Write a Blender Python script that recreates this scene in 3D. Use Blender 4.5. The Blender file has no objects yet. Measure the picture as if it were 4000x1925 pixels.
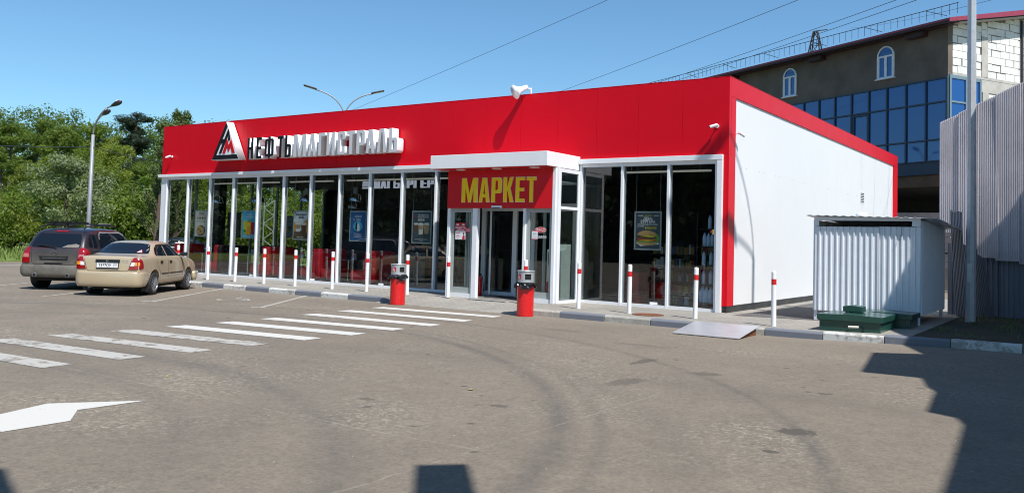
import bpy, bmesh, math, random
from mathutils import Vector, Matrix
from mathutils.bvhtree import BVHTree

R = math.radians
SC = bpy.context.scene
COL = SC.collection

# ---------------------------------------------------------------- camera
cam_d = bpy.data.cameras.new('camera')
cam = bpy.data.objects.new('camera', cam_d)
COL.objects.link(cam)
_y, _p, _r = R(-34.801), R(2.738), R(1.585)
_f = Vector((math.sin(_y)*math.cos(_p), math.cos(_y)*math.cos(_p), math.sin(_p)))
_rt = Vector((math.cos(_y), -math.sin(_y), 0))
_up = _rt.cross(_f)
_rt, _up = math.cos(_r)*_rt + math.sin(_r)*_up, -math.sin(_r)*_rt + math.cos(_r)*_up
_m = Matrix((_rt, _up, -_f)).transposed().to_4x4()
_m.translation = Vector((7.153, -18.995, 1.5))
cam.matrix_world = _m
cam_d.sensor_width = 36.0
cam_d.lens = 3351.457/4000*36
cam_d.shift_y = -(962.5-781.776)/4000
cam_d.clip_start = 0.05
cam_d.clip_end = 3000
SC.camera = cam

# ---------------------------------------------------------------- sky, sun, exposure
SUN_TRAVEL = Vector((-0.317, 0.150, -0.507)).normalized()
to_sun = -SUN_TRAVEL
world = bpy.data.worlds.new('World')
SC.world = world
world.use_nodes = True
wn = world.node_tree.nodes
wl = world.node_tree.links
wn.clear()
w_out = wn.new('ShaderNodeOutputWorld')
w_bg = wn.new('ShaderNodeBackground')
w_sky = wn.new('ShaderNodeTexSky')
w_sky.sky_type = 'NISHITA'
w_sky.sun_disc = False
w_sky.sun_elevation = math.asin(to_sun.z)
w_sky.sun_rotation = math.atan2(to_sun.x, to_sun.y)
w_sky.altitude = 150
w_sky.air_density = 1.0
w_sky.dust_density = 0.35
w_sky.ozone_density = 2.2
w_bg.inputs[1].default_value = 0.105
w_tint = wn.new('ShaderNodeMix'); w_tint.data_type = 'RGBA'; w_tint.blend_type = 'MULTIPLY'
w_tint.inputs[0].default_value = 1.0; w_tint.inputs[7].default_value = (0.67, 0.93, 1.04, 1)
wl.new(w_sky.outputs[0], w_tint.inputs[6]); wl.new(w_tint.outputs[2], w_bg.inputs[0])
wl.new(w_bg.outputs[0], w_out.inputs[0])

sun_d = bpy.data.lights.new('sun', 'SUN')
sun_d.energy = 4.5
sun_d.angle = R(0.53)
sun_d.color = (1.0, 0.975, 0.945)
sun = bpy.data.objects.new('sun', sun_d)
COL.objects.link(sun)
sun.rotation_euler = SUN_TRAVEL.to_track_quat('-Z', 'Y').to_euler()
sun.location = (20, -20, 40)

SC.view_settings.view_transform = 'Standard'
SC.view_settings.look = 'None'
SC.view_settings.exposure = 0.42
SC.view_settings.gamma = 1.0
SC.view_settings.use_curve_mapping = False
SC.render.engine = 'CYCLES'
SC.cycles.max_bounces = 10
SC.cycles.transparent_max_bounces = 24
SC.cycles.diffuse_bounces = 3
SC.cycles.glossy_bounces = 4
SC.cycles.use_denoising = True
SC.cycles.filter_width = 1.05

# ---------------------------------------------------------------- helpers
def tag(o, label=None, cat=None, group=None, kind=None):
    if label: o['label'] = label
    if cat: o['category'] = cat
    if group: o['group'] = group
    if kind: o['kind'] = kind
    return o

ORG = {}            # world origin of a thing, so that parts can be written in world coordinates

def empty(name, loc=(0, 0, 0), label=None, cat=None, group=None, kind=None, rz=0.0, local=False):
    o = bpy.data.objects.new(name, None)
    o.empty_display_size = 0.2
    COL.objects.link(o)
    o.location = loc
    o.rotation_euler = (0, 0, rz)
    ORG[o.name] = Vector((0, 0, 0)) if local else Vector(loc)
    return tag(o, label, cat, group, kind)

def link_mesh(name, me, mats=None, parent=None, smooth=False):
    o = bpy.data.objects.new(name, me)
    COL.objects.link(o)
    if parent is not None:
        o.parent = parent
        ORG[o.name] = ORG[parent.name]
    else:
        ORG[o.name] = Vector((0, 0, 0))
    if mats is not None and not me.materials:
        for m in (mats if isinstance(mats, (list, tuple)) else [mats]):
            me.materials.append(MAT[m] if isinstance(m, str) else m)
    if smooth:
        me.polygons.foreach_set('use_smooth', [True]*len(me.polygons))
    return o

class MB:
    """collects shapes of ONE piece; build() links them as one mesh object"""
    def __init__(s):
        s.v = []; s.f = []; s.mi = []
    def quad(s, a, b, c, d, mi=0):
        n = len(s.v); s.v += [Vector(a), Vector(b), Vector(c), Vector(d)]
        s.f.append((n, n+1, n+2, n+3)); s.mi.append(mi); return s
    def box(s, x0, x1, y0, y1, z0, z1, mi=0, mtx=None):
        n = len(s.v)
        p = [(x0,y0,z0),(x1,y0,z0),(x1,y1,z0),(x0,y1,z0),(x0,y0,z1),(x1,y0,z1),(x1,y1,z1),(x0,y1,z1)]
        p = [Vector(q) for q in p]
        if mtx is not None: p = [mtx @ q for q in p]
        s.v += p
        for q in ((0,3,2,1),(4,5,6,7),(0,1,5,4),(1,2,6,5),(2,3,7,6),(3,0,4,7)):
            s.f.append(tuple(n+k for k in q)); s.mi.append(mi)
        return s
    def bar(s, a, b, w, h=None, mi=0):
        """square bar from a to b"""
        a, b = Vector(a), Vector(b); h = h or w
        d = (b-a).normalized()
        up = Vector((0,0,1)) if abs(d.z) < 0.95 else Vector((1,0,0))
        x = d.cross(up).normalized()*(w/2); y = x.cross(d).normalized()*(h/2)
        n = len(s.v)
        s.v += [a-x-y, a+x-y, a+x+y, a-x+y, b-x-y, b+x-y, b+x+y, b-x+y]
        for q in ((0,3,2,1),(4,5,6,7),(0,1,5,4),(1,2,6,5),(2,3,7,6),(3,0,4,7)):
            s.f.append(tuple(n+k for k in q)); s.mi.append(mi)
        return s
    def tube(s, pts, rad, seg=8, cap=True, mi=0):
        pts = [Vector(p) for p in pts]
        rads = rad if isinstance(rad, (list, tuple)) else [rad]*len(pts)
        n0 = len(s.v); ref = None
        for i, p in enumerate(pts):
            d = (pts[min(i+1, len(pts)-1)]-pts[max(i-1, 0)]).normalized()
            if ref is None:
                ref = Vector((0,0,1)) if abs(d.z) < 0.9 else Vector((1,0,0))
            x = d.cross(ref).normalized(); y = x.cross(d).normalized()
            ref = y
            for k in range(seg):
                t = 2*math.pi*k/seg
                s.v.append(p+(x*math.cos(t)+y*math.sin(t))*rads[i])
        for i in range(len(pts)-1):
            for k in range(seg):
                k2 = (k+1) % seg
                s.f.append((n0+i*seg+k, n0+i*seg+k2, n0+(i+1)*seg+k2, n0+(i+1)*seg+k)); s.mi.append(mi)
        if cap:
            s.f.append(tuple(n0+k for k in range(seg))[::-1]); s.mi.append(mi)
            m = n0+(len(pts)-1)*seg
            s.f.append(tuple(m+k for k in range(seg))); s.mi.append(mi)
        return s
    def lathe(s, prof, seg=16, mtx=None, mi=0, cap=True):
        """profile of (radius, z) turned about z"""
        n0 = len(s.v)
        for r, z in prof:
            for k in range(seg):
                t = 2*math.pi*k/seg
                q = Vector((r*math.cos(t), r*math.sin(t), z))
                s.v.append(mtx @ q if mtx is not None else q)
        for i in range(len(prof)-1):
            for k in range(seg):
                k2 = (k+1) % seg
                s.f.append((n0+i*seg+k, n0+i*seg+k2, n0+(i+1)*seg+k2, n0+(i+1)*seg+k)); s.mi.append(mi)
        if cap:
            s.f.append(tuple(n0+k for k in range(seg))[::-1]); s.mi.append(mi)
            m = n0+(len(prof)-1)*seg
            s.f.append(tuple(m+k for k in range(seg))); s.mi.append(mi)
        return s
    def prism(s, poly, axis, a, b, mi=0):
        """polygon of 2-D points extruded along an axis ('x','y','z') from a to b"""
        def P(u, v, t):
            return Vector((t,u,v)) if axis == 'x' else Vector((u,t,v)) if axis == 'y' else Vector((u,v,t))
        n = len(s.v); k = len(poly)
        s.v += [P(u, v, a) for u, v in poly]+[P(u, v, b) for u, v in poly]
        s.f.append(tuple(range(n, n+k))); s.mi.append(mi)
        s.f.append(tuple(range(n+2*k-1, n+k-1, -1))); s.mi.append(mi)
        for i in range(k):
            j = (i+1) % k
            s.f.append((n+i, n+k+i, n+k+j, n+j)); s.mi.append(mi)
        return s
    def mesh(s, name, org=Vector((0,0,0)), fix=True):
        me = bpy.data.meshes.new(name)
        me.from_pydata([tuple(v-org) for v in s.v], [], s.f)
        me.polygons.foreach_set('material_index', s.mi)
        if fix:
            bm = bmesh.new(); bm.from_mesh(me)
            bmesh.ops.recalc_face_normals(bm, faces=bm.faces)
            bm.to_mesh(me); bm.free()
        me.update()
        return me
    def build(s, name, mats, parent=None, smooth=False, fix=True, bevel=0.0):
        org = ORG[parent.name] if parent is not None else Vector((0,0,0))
        me = s.mesh(name, org, fix)
        o = link_mesh(name, me, mats, parent, smooth)
        if bevel:
            b = o.modifiers.new('bevel', 'BEVEL'); b.width = bevel; b.segments = 2; b.limit_method = 'ANGLE'
        return o

def single(mb, name, mats, label, cat, group=None, base=None, smooth=False, bevel=0.0, kind=None):
    """a thing that is one mesh, with its origin at base"""
    base = Vector(base) if base is not None else Vector((sum(v.x for v in mb.v)/len(mb.v), sum(v.y for v in mb.v)/len(mb.v), min(v.z for v in mb.v)))
    me = mb.mesh(name, base)
    o = link_mesh(name, me, mats, None, smooth)
    o.location = base; ORG[o.name] = base
    if bevel:
        b = o.modifiers.new('bevel', 'BEVEL'); b.width = bevel; b.segments = 2; b.limit_method = 'ANGLE'
    return tag(o, label, cat, group, kind)

def shape2d(loops, depth, bevel=0.0):
    """flat outline with holes, extruded: a mesh in its own xy plane, z from -depth/2 to depth/2"""
    c = bpy.data.curves.new('shape', 'CURVE')
    c.dimensions = '2D'; c.fill_mode = 'BOTH'; c.extrude = depth/2
    c.bevel_depth = bevel; c.bevel_resolution = 1
    if bevel: c.offset = -bevel
    for lp in loops:
        sp = c.splines.new('POLY'); sp.points.add(len(lp)-1)
        for i, (x, y) in enumerate(lp): sp.points[i].co = (x, y, 0, 1)
        sp.use_cyclic_u = True
    o = bpy.data.objects.new('shape', c); COL.objects.link(o)
    dg = bpy.context.evaluated_depsgraph_get()
    me = bpy.data.meshes.new_from_object(o.evaluated_get(dg))
    bpy.data.objects.remove(o); bpy.data.curves.remove(c)
    return me

def text_mesh(body, size, align='CENTER', extrude=0.0, offset=0.0, space=1.0):
    c = bpy.data.curves.new('lettering', 'FONT')
    c.body = body; c.size = size; c.align_x = align; c.extrude = extrude; c.offset = offset
    c.resolution_u = 2; c.space_character = space; c.fill_mode = 'FRONT' if extrude == 0 else 'BOTH'
    o = bpy.data.objects.new('lettering', c); COL.objects.link(o)
    dg = bpy.context.evaluated_depsgraph_get()
    me = bpy.data.meshes.new_from_object(o.evaluated_get(dg))
    bpy.data.objects.remove(o); bpy.data.curves.remove(c)
    return me

FRONT = Matrix(((1,0,0,0),(0,0,-1,0),(0,1,0,0),(0,0,0,1)))      # xy plane -> facing -y (towards the forecourt)

def put(name, me, mats, parent, loc, rot=FRONT, scale=(1,1,1), smooth=False):
    """links a mesh made in its own plane at a world place (baked into the mesh)"""
    org = ORG[parent.name] if parent is not None else Vector((0,0,0))
    me.transform(Matrix.Translation(Vector(loc)-org) @ rot @ Matrix.Diagonal((*scale, 1)))
    return link_mesh(name, me, mats, parent, smooth)

def copy_tree(o, parent=None):
    c = o.copy(); COL.objects.link(c); c.parent = parent
    for ch in o.children: copy_tree(ch, c)
    return c

def sstep(a, b, x):
    t = max(0.0, min(1.0, (x-a)/(b-a))); return t*t*(3-2*t)

def rise(x, y=0):
    """the lot climbs a few centimetres towards the fence at its east end"""
    return 0.065*sstep(2.0, 5.5, x)

AZ = -0.13          # level of the asphalt; the pavement at the store is z = 0

# ---------------------------------------------------------------- materials
MAT = {}
class NT:
    def __init__(s, name):
        s.m = bpy.data.materials.new(name); s.m.use_nodes = True
        s.t = s.m.node_tree; s.b = s.t.nodes['Principled BSDF']; s.out = s.t.nodes['Material Output']
        MAT[name] = s.m
    def n(s, typ, **kw):
        q = s.t.nodes.new(typ)
        for k, v in kw.items():
            if isinstance(k, str) and k.startswith('i_'):
                key = k[2:]; key = int(key) if key.isdigit() else key.replace('_', ' ')
                s.set(q.inputs[key], v)
            else: setattr(q, k, v)
        return q
    def set(s, inp, v):
        if isinstance(v, bpy.types.NodeSocket): s.t.links.new(v, inp)
        elif isinstance(v, bpy.types.Node): s.t.links.new(v.outputs[0], inp)
        else: inp.default_value = v
    def math(s, op, a, b=None, c=None, clamp=False):
        q = s.t.nodes.new('ShaderNodeMath'); q.operation = op; q.use_clamp = clamp
        s.set(q.inputs[0], a)
        if b is not None: s.set(q.inputs[1], b)
        if c is not None: s.set(q.inputs[2], c)
        return q.outputs[0]
    def vmath(s, op, a, b=None):
        q = s.t.nodes.new('ShaderNodeVectorMath'); q.operation = op
        s.set(q.inputs[0], a)
        if b is not None: s.set(q.inputs[1], b)
        return q
    def ramp(s, fac, stops):
        q = s.t.nodes.new('ShaderNodeValToRGB'); s.set(q.inputs[0], fac)
        e = q.color_ramp.elements
        while len(e) < len(stops): e.new(0.5)
        for k, (p, c) in enumerate(stops):
            e[k].position = p; e[k].color = c if len(c) == 4 else (*c, 1)
        return q.outputs[0]
    def mix(s, fac, a, b, mode='MIX'):
        q = s.t.nodes.new('ShaderNodeMix'); q.data_type = 'RGBA'; q.blend_type = mode
        s.set(q.inputs[0], fac)
        s.set(q.inputs[6], a if not isinstance(a, tuple) else (*a[:3], 1))
        s.set(q.inputs[7], b if not isinstance(b, tuple) else (*b[:3], 1))
        return q.outputs[2]
    def noise(s, co, scale, detail=4, rough=0.55, dist=0.0):
        q = s.n('ShaderNodeTexNoise'); s.set(q.inputs['Vector'], co)
        q.inputs['Scale'].default_value = scale; q.inputs['Detail'].default_value = detail
        q.inputs['Roughness'].default_value = rough; q.inputs['Distortion'].default_value = dist
        return q.outputs['Fac']
    def pos(s): return s.n('ShaderNodeNewGeometry').outputs['Position']
    def obj(s): return s.n('ShaderNodeTexCoord').outputs['Object']
    def bump(s, h, strength=0.2, dist=0.02):
        q = s.n('ShaderNodeBump'); q.inputs['Strength'].default_value = strength; q.inputs['Distance'].default_value = dist
        s.set(q.inputs['Height'], h); s.t.links.new(q.outputs[0], s.b.inputs['Normal'])
    def base(s, v): s.set(s.b.inputs['Base Color'], v if not isinstance(v, tuple) else (*v[:3], 1))
    def prop(s, name, v): s.set(s.b.inputs[name], v)

def mat(name, col, rough=0.5, metal=0.0, var=0.08, scale=6.0, bump=0.0, bscale=60.0, coat=0.0, dirt=0.0, emit=None, es=1.0, spec=0.5, local=False):
    t = NT(name)
    co = t.obj() if local else t.pos()
    c1 = tuple(max(0, c*(1-var)) for c in col); c2 = tuple(min(1, c*(1+var)) for c in col)
    n1 = t.noise(co, scale, 5, 0.6)
    colr = t.mix(t.math('MULTIPLY_ADD', n1, 2.0, -0.5, clamp=True), c1, c2)
    if dirt:
        n2 = t.noise(co, 1.7, 6, 0.7, 0.4)
        f = t.math('MULTIPLY', t.math('MULTIPLY_ADD', n2, 3.5, -1.6, clamp=True), dirt)
        colr = t.mix(f, colr, (0.16, 0.14, 0.11))
    t.base(colr)
    t.prop('Roughness', t.math('MULTIPLY_ADD', t.noise(co, scale*2.3, 3), 0.16, rough-0.08, clamp=True))
    t.prop('Metallic', metal); t.prop('Specular IOR Level', spec)
    if coat: t.prop('Coat Weight', coat); t.prop('Coat Roughness', 0.06)
    if bump: t.bump(t.noise(co, bscale, 4), bump, 0.01)
    if emit: t.prop('Emission Color', (*emit, 1)); t.prop('Emission Strength', es)
    return t.m

# paint, metal, plastic
mat('red_panel', (0.64, 0.003, 0.013), 0.38, 0, 0.03, 0.8, spec=0.22)
mat('red_sign', (0.58, 0.004, 0.010), 0.38, 0, 0.03, 1.0)
mat('white_panel', (0.76, 0.755, 0.745), 0.42, 0, 0.012, 0.7, spec=0.3)
mat('white_trim', (0.80, 0.80, 0.80), 0.35, 0, 0.02, 2.0, dirt=0.05)
mat('white_letter', (0.82, 0.82, 0.82), 0.35, 0, 0.02, 2.0)
mat('letter_face', (0.58, 0.585, 0.60), 0.4, 0, 0.02, 2.0)  # white letters' fronts, greyed in colour to deepen contrast with the sunlit sides
mat('letter_black', (0.012, 0.012, 0.016), 0.3, 0, 0.05)
mat('letter_yellow', (0.92, 0.60, 0.004), 0.42, 0, 0.03)
mat('black_plinth', (0.018, 0.018, 0.02), 0.4, 0, 0.15, dirt=0.35)
mat('frame_white', (0.78, 0.79, 0.80), 0.3, 0, 0.02, dirt=0.05)
mat('frame_grey', (0.26, 0.29, 0.30), 0.35, 0.2, 0.05)
mat('bollard_white', (0.80, 0.80, 0.79), 0.42, 0, 0.03, 5, dirt=0.10)
mat('bollard_red', (0.60, 0.012, 0.014), 0.42, 0, 0.03)
mat('bin_red', (0.62, 0.008, 0.010), 0.28, 0, 0.04, 3, coat=0.3)
mat('bin_grey', (0.42, 0.43, 0.44), 0.32, 0.3, 0.06)
mat('black_bag', (0.008, 0.008, 0.009), 0.18, 0, 0.2, 20, bump=0.6, bscale=30)
mat('black_plastic', (0.012, 0.012, 0.013), 0.4, 0, 0.1)
mat('dark_hole', (0.004, 0.004, 0.004), 0.8)
mat('galvanised', (0.50, 0.52, 0.53), 0.45, 0.25, 0.10, 8, dirt=0.05)
mat('soffit_grey', (0.10, 0.10, 0.10), 0.7)
mat('galvanised_dull', (0.30, 0.31, 0.32), 0.55, 0.35, 0.14, 3, dirt=0.20)
mat('aluminium', (0.60, 0.61, 0.62), 0.38, 0.5, 0.06, 4, dirt=0.12)
mat('rust', (0.17, 0.060, 0.025), 0.8, 0, 0.4, 12, bump=0.4)
mat('wood_block', (0.22, 0.10, 0.05), 0.8, 0, 0.3, 15)
mat('hut_white', (0.76, 0.78, 0.81), 0.38, 0, 0.03, 1.5, dirt=0.10)
mat('green_paint', (0.012, 0.062, 0.045), 0.30, 0, 0.10, 3, coat=0.25, dirt=0.10)
mat('handle_white', (0.75, 0.72, 0.60), 0.4)
mat('fence_sheet', (0.64, 0.59, 0.59), 0.45, 0.1, 0.08, 0.8, dirt=0.18)
mat('fence_low', (0.17, 0.19, 0.23), 0.55, 0.1, 0.12, 1.2, dirt=0.30)
mat('plaster', (0.150, 0.120, 0.092), 0.9, 0, 0.30, 0.9, bump=0.3, bscale=14)
mat('aac_block', (0.72, 0.70, 0.66), 0.9, 0, 0.08, 1.6, bump=0.3, bscale=30, dirt=0.22)
mat('mortar', (0.26, 0.245, 0.22), 0.95, 0, 0.2, 5, bump=0.5)
mat('concrete', (0.46, 0.43, 0.38), 0.92, 0, 0.14, 2.0, bump=0.4, dirt=0.35)
mat('roof_red', (0.30, 0.035, 0.065), 0.4, 0, 0.08, dirt=0.1)
mat('roof_dark', (0.045, 0.025, 0.030), 0.6, 0, 0.1)
mat('window_white', (0.78, 0.79, 0.80), 0.4)
mat('frame_blue', (0.030, 0.045, 0.070), 0.35, 0.3, 0.1)
mat('frame_teal', (0.20, 0.27, 0.30), 0.4, 0.2, 0.08)
mat('brown_board', (0.13, 0.075, 0.040), 0.8, 0, 0.3, 2)
mat('board_grey', (0.12, 0.12, 0.13), 0.8, 0, 0.2, 3)
mat('steel_dark', (0.05, 0.045, 0.05), 0.5, 0.4, 0.1)
mat('wire', (0.03, 0.03, 0.035), 0.5)
mat('glass_lens', (0.35, 0.36, 0.37), 0.12, 0, 0.05)
# inside
mat('floor_tile', (0.28, 0.26, 0.24), 0.35, 0, 0.08, 2)
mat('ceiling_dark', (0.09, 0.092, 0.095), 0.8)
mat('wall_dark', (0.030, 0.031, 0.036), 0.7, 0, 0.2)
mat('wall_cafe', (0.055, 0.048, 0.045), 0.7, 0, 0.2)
mat('sofa_red', (0.68, 0.012, 0.022), 0.45, 0, 0.08, 4)
mat('sofa_dark', (0.030, 0.012, 0.014), 0.45, 0, 0.1)
mat('table_top', (0.10, 0.15, 0.16), 0.12)
mat('chrome', (0.62, 0.63, 0.65), 0.16, 1.0, 0.03)
mat('tube_white', (0.85, 0.85, 0.82), 0.4, emit=(1, 0.98, 0.9), es=0.12)
mat('bulb', (0.9, 0.8, 0.5), 0.4, emit=(1, 0.82, 0.45), es=2.5)
mat('neon_sign', (0.62, 0.66, 0.82), 0.3, emit=(0.75, 0.80, 1.0), es=0.30)
mat('grey_kiosk', (0.34, 0.37, 0.35), 0.4, 0, 0.05)
mat('wood_panel', (0.42, 0.38, 0.32), 0.6, 0, 0.25, 9)
mat('bottle_blue', (0.42, 0.55, 0.72), 0.12, 0, 0.05)
mat('bottle_cap', (0.05, 0.15, 0.45), 0.4)
mat('cloth_dark', (0.02, 0.02, 0.024), 0.85)
mat('skin_shade', (0.22, 0.13, 0.09), 0.6)
for nm, c in (('goods_red', (0.28, 0.03, 0.03)), ('goods_yellow', (0.42, 0.31, 0.08)), ('goods_green', (0.10, 0.19, 0.08)),
              ('goods_blue', (0.07, 0.10, 0.22)), ('goods_white', (0.62, 0.62, 0.60)), ('goods_orange', (0.34, 0.15, 0.06)), ('goods_brown', (0.20, 0.12, 0.06))):
    mat(nm, c, 0.45, 0, 0.15, 20)
# print
mat('print_white', (0.78, 0.78, 0.78), 0.5)
mat('print_slate', (0.060, 0.085, 0.105), 0.4)
mat('print_grey', (0.36, 0.40, 0.41), 0.4)
mat('print_cream', (0.78, 0.72, 0.60), 0.5)
mat('print_blue', (0.08, 0.46, 0.66), 0.4)
mat('print_navy', (0.020, 0.12, 0.32), 0.4)
mat('print_red', (0.55, 0.012, 0.03), 0.45)
mat('print_yellow', (0.72, 0.58, 0.03), 0.45)
mat('print_orange', (0.75, 0.33, 0.03), 0.45)
mat('print_brown', (0.14, 0.070, 0.035), 0.45)
mat('print_bun', (0.58, 0.33, 0.13), 0.5, 0, 0.15, 60)
mat('print_green', (0.12, 0.34, 0.05), 0.5, 0, 0.3, 60)
mat('print_dark', (0.016, 0.022, 0.022), 0.4)
mat('print_coffee', (0.50, 0.30, 0.16), 0.45)
mat('acrylic', (0.55, 0.60, 0.62), 0.15)

def glass_mat(name, tint, spec_gain=1.0, rough=0.0):
    t = NT(name)
    tr = t.n('ShaderNodeBsdfTransparent'); tr.inputs[0].default_value = (*tint, 1)
    gl = t.n('ShaderNodeBsdfGlossy'); gl.inputs['Roughness'].default_value = rough
    fr = t.n('ShaderNodeFresnel'); fr.inputs[0].default_value = 1.5
    mx = t.n('ShaderNodeMixShader')
    bf = t.n('ShaderNodeNewGeometry').outputs['Backfacing']       # a pane mirrors on its near face only, its far face just lets light through
    t.set(mx.inputs[0], t.math('MULTIPLY', t.math('MULTIPLY', fr.outputs[0], spec_gain, clamp=True), t.math('SUBTRACT', 1.0, bf)))
    t.set(mx.inputs[1], tr); t.set(mx.inputs[2], gl)
    t.set(t.out.inputs[0], mx)
glass_mat('shop_glass', (0.90, 0.93, 0.92), 2.6)
glass_mat('door_glass', (0.86, 0.90, 0.89), 2.0)
glass_mat('clear_acrylic', (0.9, 0.93, 0.93), 1.0)

t = NT('blue_glass')        # mirror coated glazing of the office block
co = t.pos()
t.base(t.mix(t.noise(co, 0.5, 2), (0.005, 0.050, 0.19), (0.010, 0.070, 0.26)))
t.prop('Roughness', 0.04); t.prop('Specular IOR Level', 0.9); t.prop('IOR', 1.7); t.prop('Specular Tint', (0.55, 0.75, 1.0, 1))
t.bump(t.noise(co, 0.9, 1), 0.03, 0.05)

mat('car_glass', (0.006, 0.008, 0.012), 0.05, 0, 0.05, spec=0.7, local=True)
mat('tyre', (0.016, 0.016, 0.017), 0.75, 0, 0.2, 12, dirt=0.3, local=True)
mat('alloy', (0.52, 0.53, 0.55), 0.25, 0.9, 0.05, local=True)
mat('rim_dark', (0.025, 0.025, 0.027), 0.4, 0.4, 0.1, local=True)
mat('lens_red', (0.27, 0.004, 0.008), 0.10, 0, 0.08, 30, coat=0.6, local=True)
mat('lens_pink', (0.48, 0.16, 0.15), 0.12, 0, 0.08, 30, coat=0.6, local=True)
mat('lens_amber', (0.85, 0.30, 0.02), 0.10, 0, 0.08, 30, coat=0.6, local=True)
mat('lens_white', (0.70, 0.70, 0.70), 0.10, 0, 0.08, 30, coat=0.6, local=True)
mat('trim_brown', (0.035, 0.020, 0.018), 0.5, local=True)
mat('seam_dark', (0.012, 0.010, 0.008), 0.7, local=True)
mat('concrete_dust', (0.17, 0.15, 0.125), 0.8, 0, 0.3, 14, local=True)
mat('plate_white', (0.72, 0.72, 0.72), 0.4, 0, 0.03, local=True)
mat('dark_under', (0.010, 0.010, 0.010), 0.8, local=True)

def car_paint(name, col, flake, dusty=None):
    t = NT(name)
    co = t.obj()
    n1 = t.noise(co, 420, 2)
    c = t.mix(n1, tuple(k*0.82 for k in col), flake)
    rough = 0.30
    if dusty:
        sep = t.n('ShaderNodeSeparateXYZ'); t.set(sep.inputs[0], co)
        rear = t.math('MULTIPLY_ADD', sep.outputs[0], -2.2, -3.6, clamp=True)       # the tail gathers road dust
        low = t.math('MULTIPLY_ADD', sep.outputs[2], -1.35, 1.62, clamp=True)
        nz = t.math('MULTIPLY_ADD', t.noise(co, 3.0, 6, 0.7, 0.5), 1.6, 0.05, clamp=True)
        f = t.math('MULTIPLY', t.math('MULTIPLY', rear, low), nz)
        side = t.math('MULTIPLY', t.math('MULTIPLY_ADD', sep.outputs[2], -2.2, 1.35, clamp=True), t.math('MULTIPLY', nz, 0.22))
        f = t.math('MAXIMUM', f, side)
        c = t.mix(f, c, dusty)
        t.prop('Roughness', t.math('MULTIPLY_ADD', f, 0.55, rough, clamp=True))
        t.prop('Coat Weight', t.math('MULTIPLY_ADD', f, -0.9, 0.8, clamp=True))
    else:
        t.prop('Roughness', t.math('MULTIPLY_ADD', t.noise(co, 3, 4), 0.12, rough-0.06)); t.prop('Coat Weight', 0.8)
    t.base(c); t.prop('Metallic', 0.20); t.prop('Coat Roughness', 0.06)
car_paint('gold_paint', (0.45, 0.355, 0.225), (0.60, 0.485, 0.32))
car_paint('plum_paint', (0.020, 0.015, 0.018), (0.034, 0.024, 0.029), dusty=(0.190, 0.172, 0.140))
car_paint('navy_paint', (0.020, 0.030, 0.055), (0.04, 0.06, 0.10))
# ---------------------------------------------------------------- ground materials
def track(t, sep, cx, cy, r, w):
    """1 inside a ring of tyre rubber"""
    dx = t.math('SUBTRACT', sep.outputs[0], cx); dy = t.math('SUBTRACT', sep.outputs[1], cy)
    d = t.math('SQRT', t.math('ADD', t.math('MULTIPLY', dx, dx), t.math('MULTIPLY', dy, dy)))
    return t.math('SUBTRACT', 1.0, t.math('DIVIDE', t.math('ABSOLUTE', t.math('SUBTRACT', d, r)), w), clamp=True)

t = NT('asphalt')
co = t.pos()
big = t.noise(co, 0.16, 5, 0.6, 0.3); mid = t.noise(co, 0.9, 6, 0.65, 0.4); fine = t.noise(co, 26, 6, 0.85)
c = t.mix(t.math('MULTIPLY_ADD', big, 2.2, -0.6, clamp=True), (0.193, 0.161, 0.123), (0.235, 0.195, 0.148))
c = t.mix(t.math('MULTIPLY_ADD', mid, 2.4, -0.75, clamp=True), c, t.mix(0.7, c, (0.152, 0.129, 0.102)))
c = t.mix(1.0, c, t.ramp(t.noise(co, 7.5, 5, 0.75), [(0.32, (0.89, 0.89, 0.90)), (0.5, (1, 1, 1)), (0.68, (1.09, 1.085, 1.07))]), 'MULTIPLY')
grit = t.ramp(fine, [(0.32, (0.68, 0.68, 0.69)), (0.5, (1, 1, 1)), (0.68, (1.28, 1.26, 1.22))])
c = t.mix(1.0, c, grit, 'MULTIPLY')
sep = t.n('ShaderNodeSeparateXYZ'); t.set(sep.inputs[0], co)
# crumbled, sandy patches where the surface has worn
worn = t.math('MULTIPLY', t.math('MULTIPLY_ADD', t.noise(co, 0.45, 5, 0.6), 5.0, -2.30, clamp=True), t.math('MULTIPLY_ADD', t.noise(co, 17, 4, 0.85), 8.0, -4.0, clamp=True))
c = t.mix(t.math('MULTIPLY', worn, 0.85), c, (0.38, 0.34, 0.26))
# tyre rubber on the turning circle out of the pumps
wob = t.math('MULTIPLY_ADD', t.noise(co, 0.7, 5, 0.7), 1.7, -0.15, clamp=True)
rub = 0.0
for cx, cy, r, w, k in ((-5.749, -17.705, 10.36, 0.20, 0.75), (-5.749, -17.705, 10.72, 0.10, 0.45), (-4.745, -16.552, 10.98, 0.12, 0.60),
                        (-2.63, -19.78, 7.38, 0.36, 0.55), (-2.63, -19.78, 6.2, 0.25, 0.35), (-3.6, -17.4, 9.3, 0.3, 0.30), (-9.0, -21.0, 12.2, 0.8, 0.25), (2.0, -30.0, 20.5, 0.5, 0.22)):
    k_ = t.math('MULTIPLY', track(t, sep, cx, cy, r, w), k)
    rub = k_ if isinstance(rub, float) else t.math('MAXIMUM', rub, k_)
rub = t.math('MULTIPLY', t.math('MULTIPLY', rub, wob), t.math('MULTIPLY_ADD', t.noise(co, 9, 4, 0.7), 1.6, 0.0, clamp=True))
c = t.mix(rub, c, (0.072, 0.068, 0.064))
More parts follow.
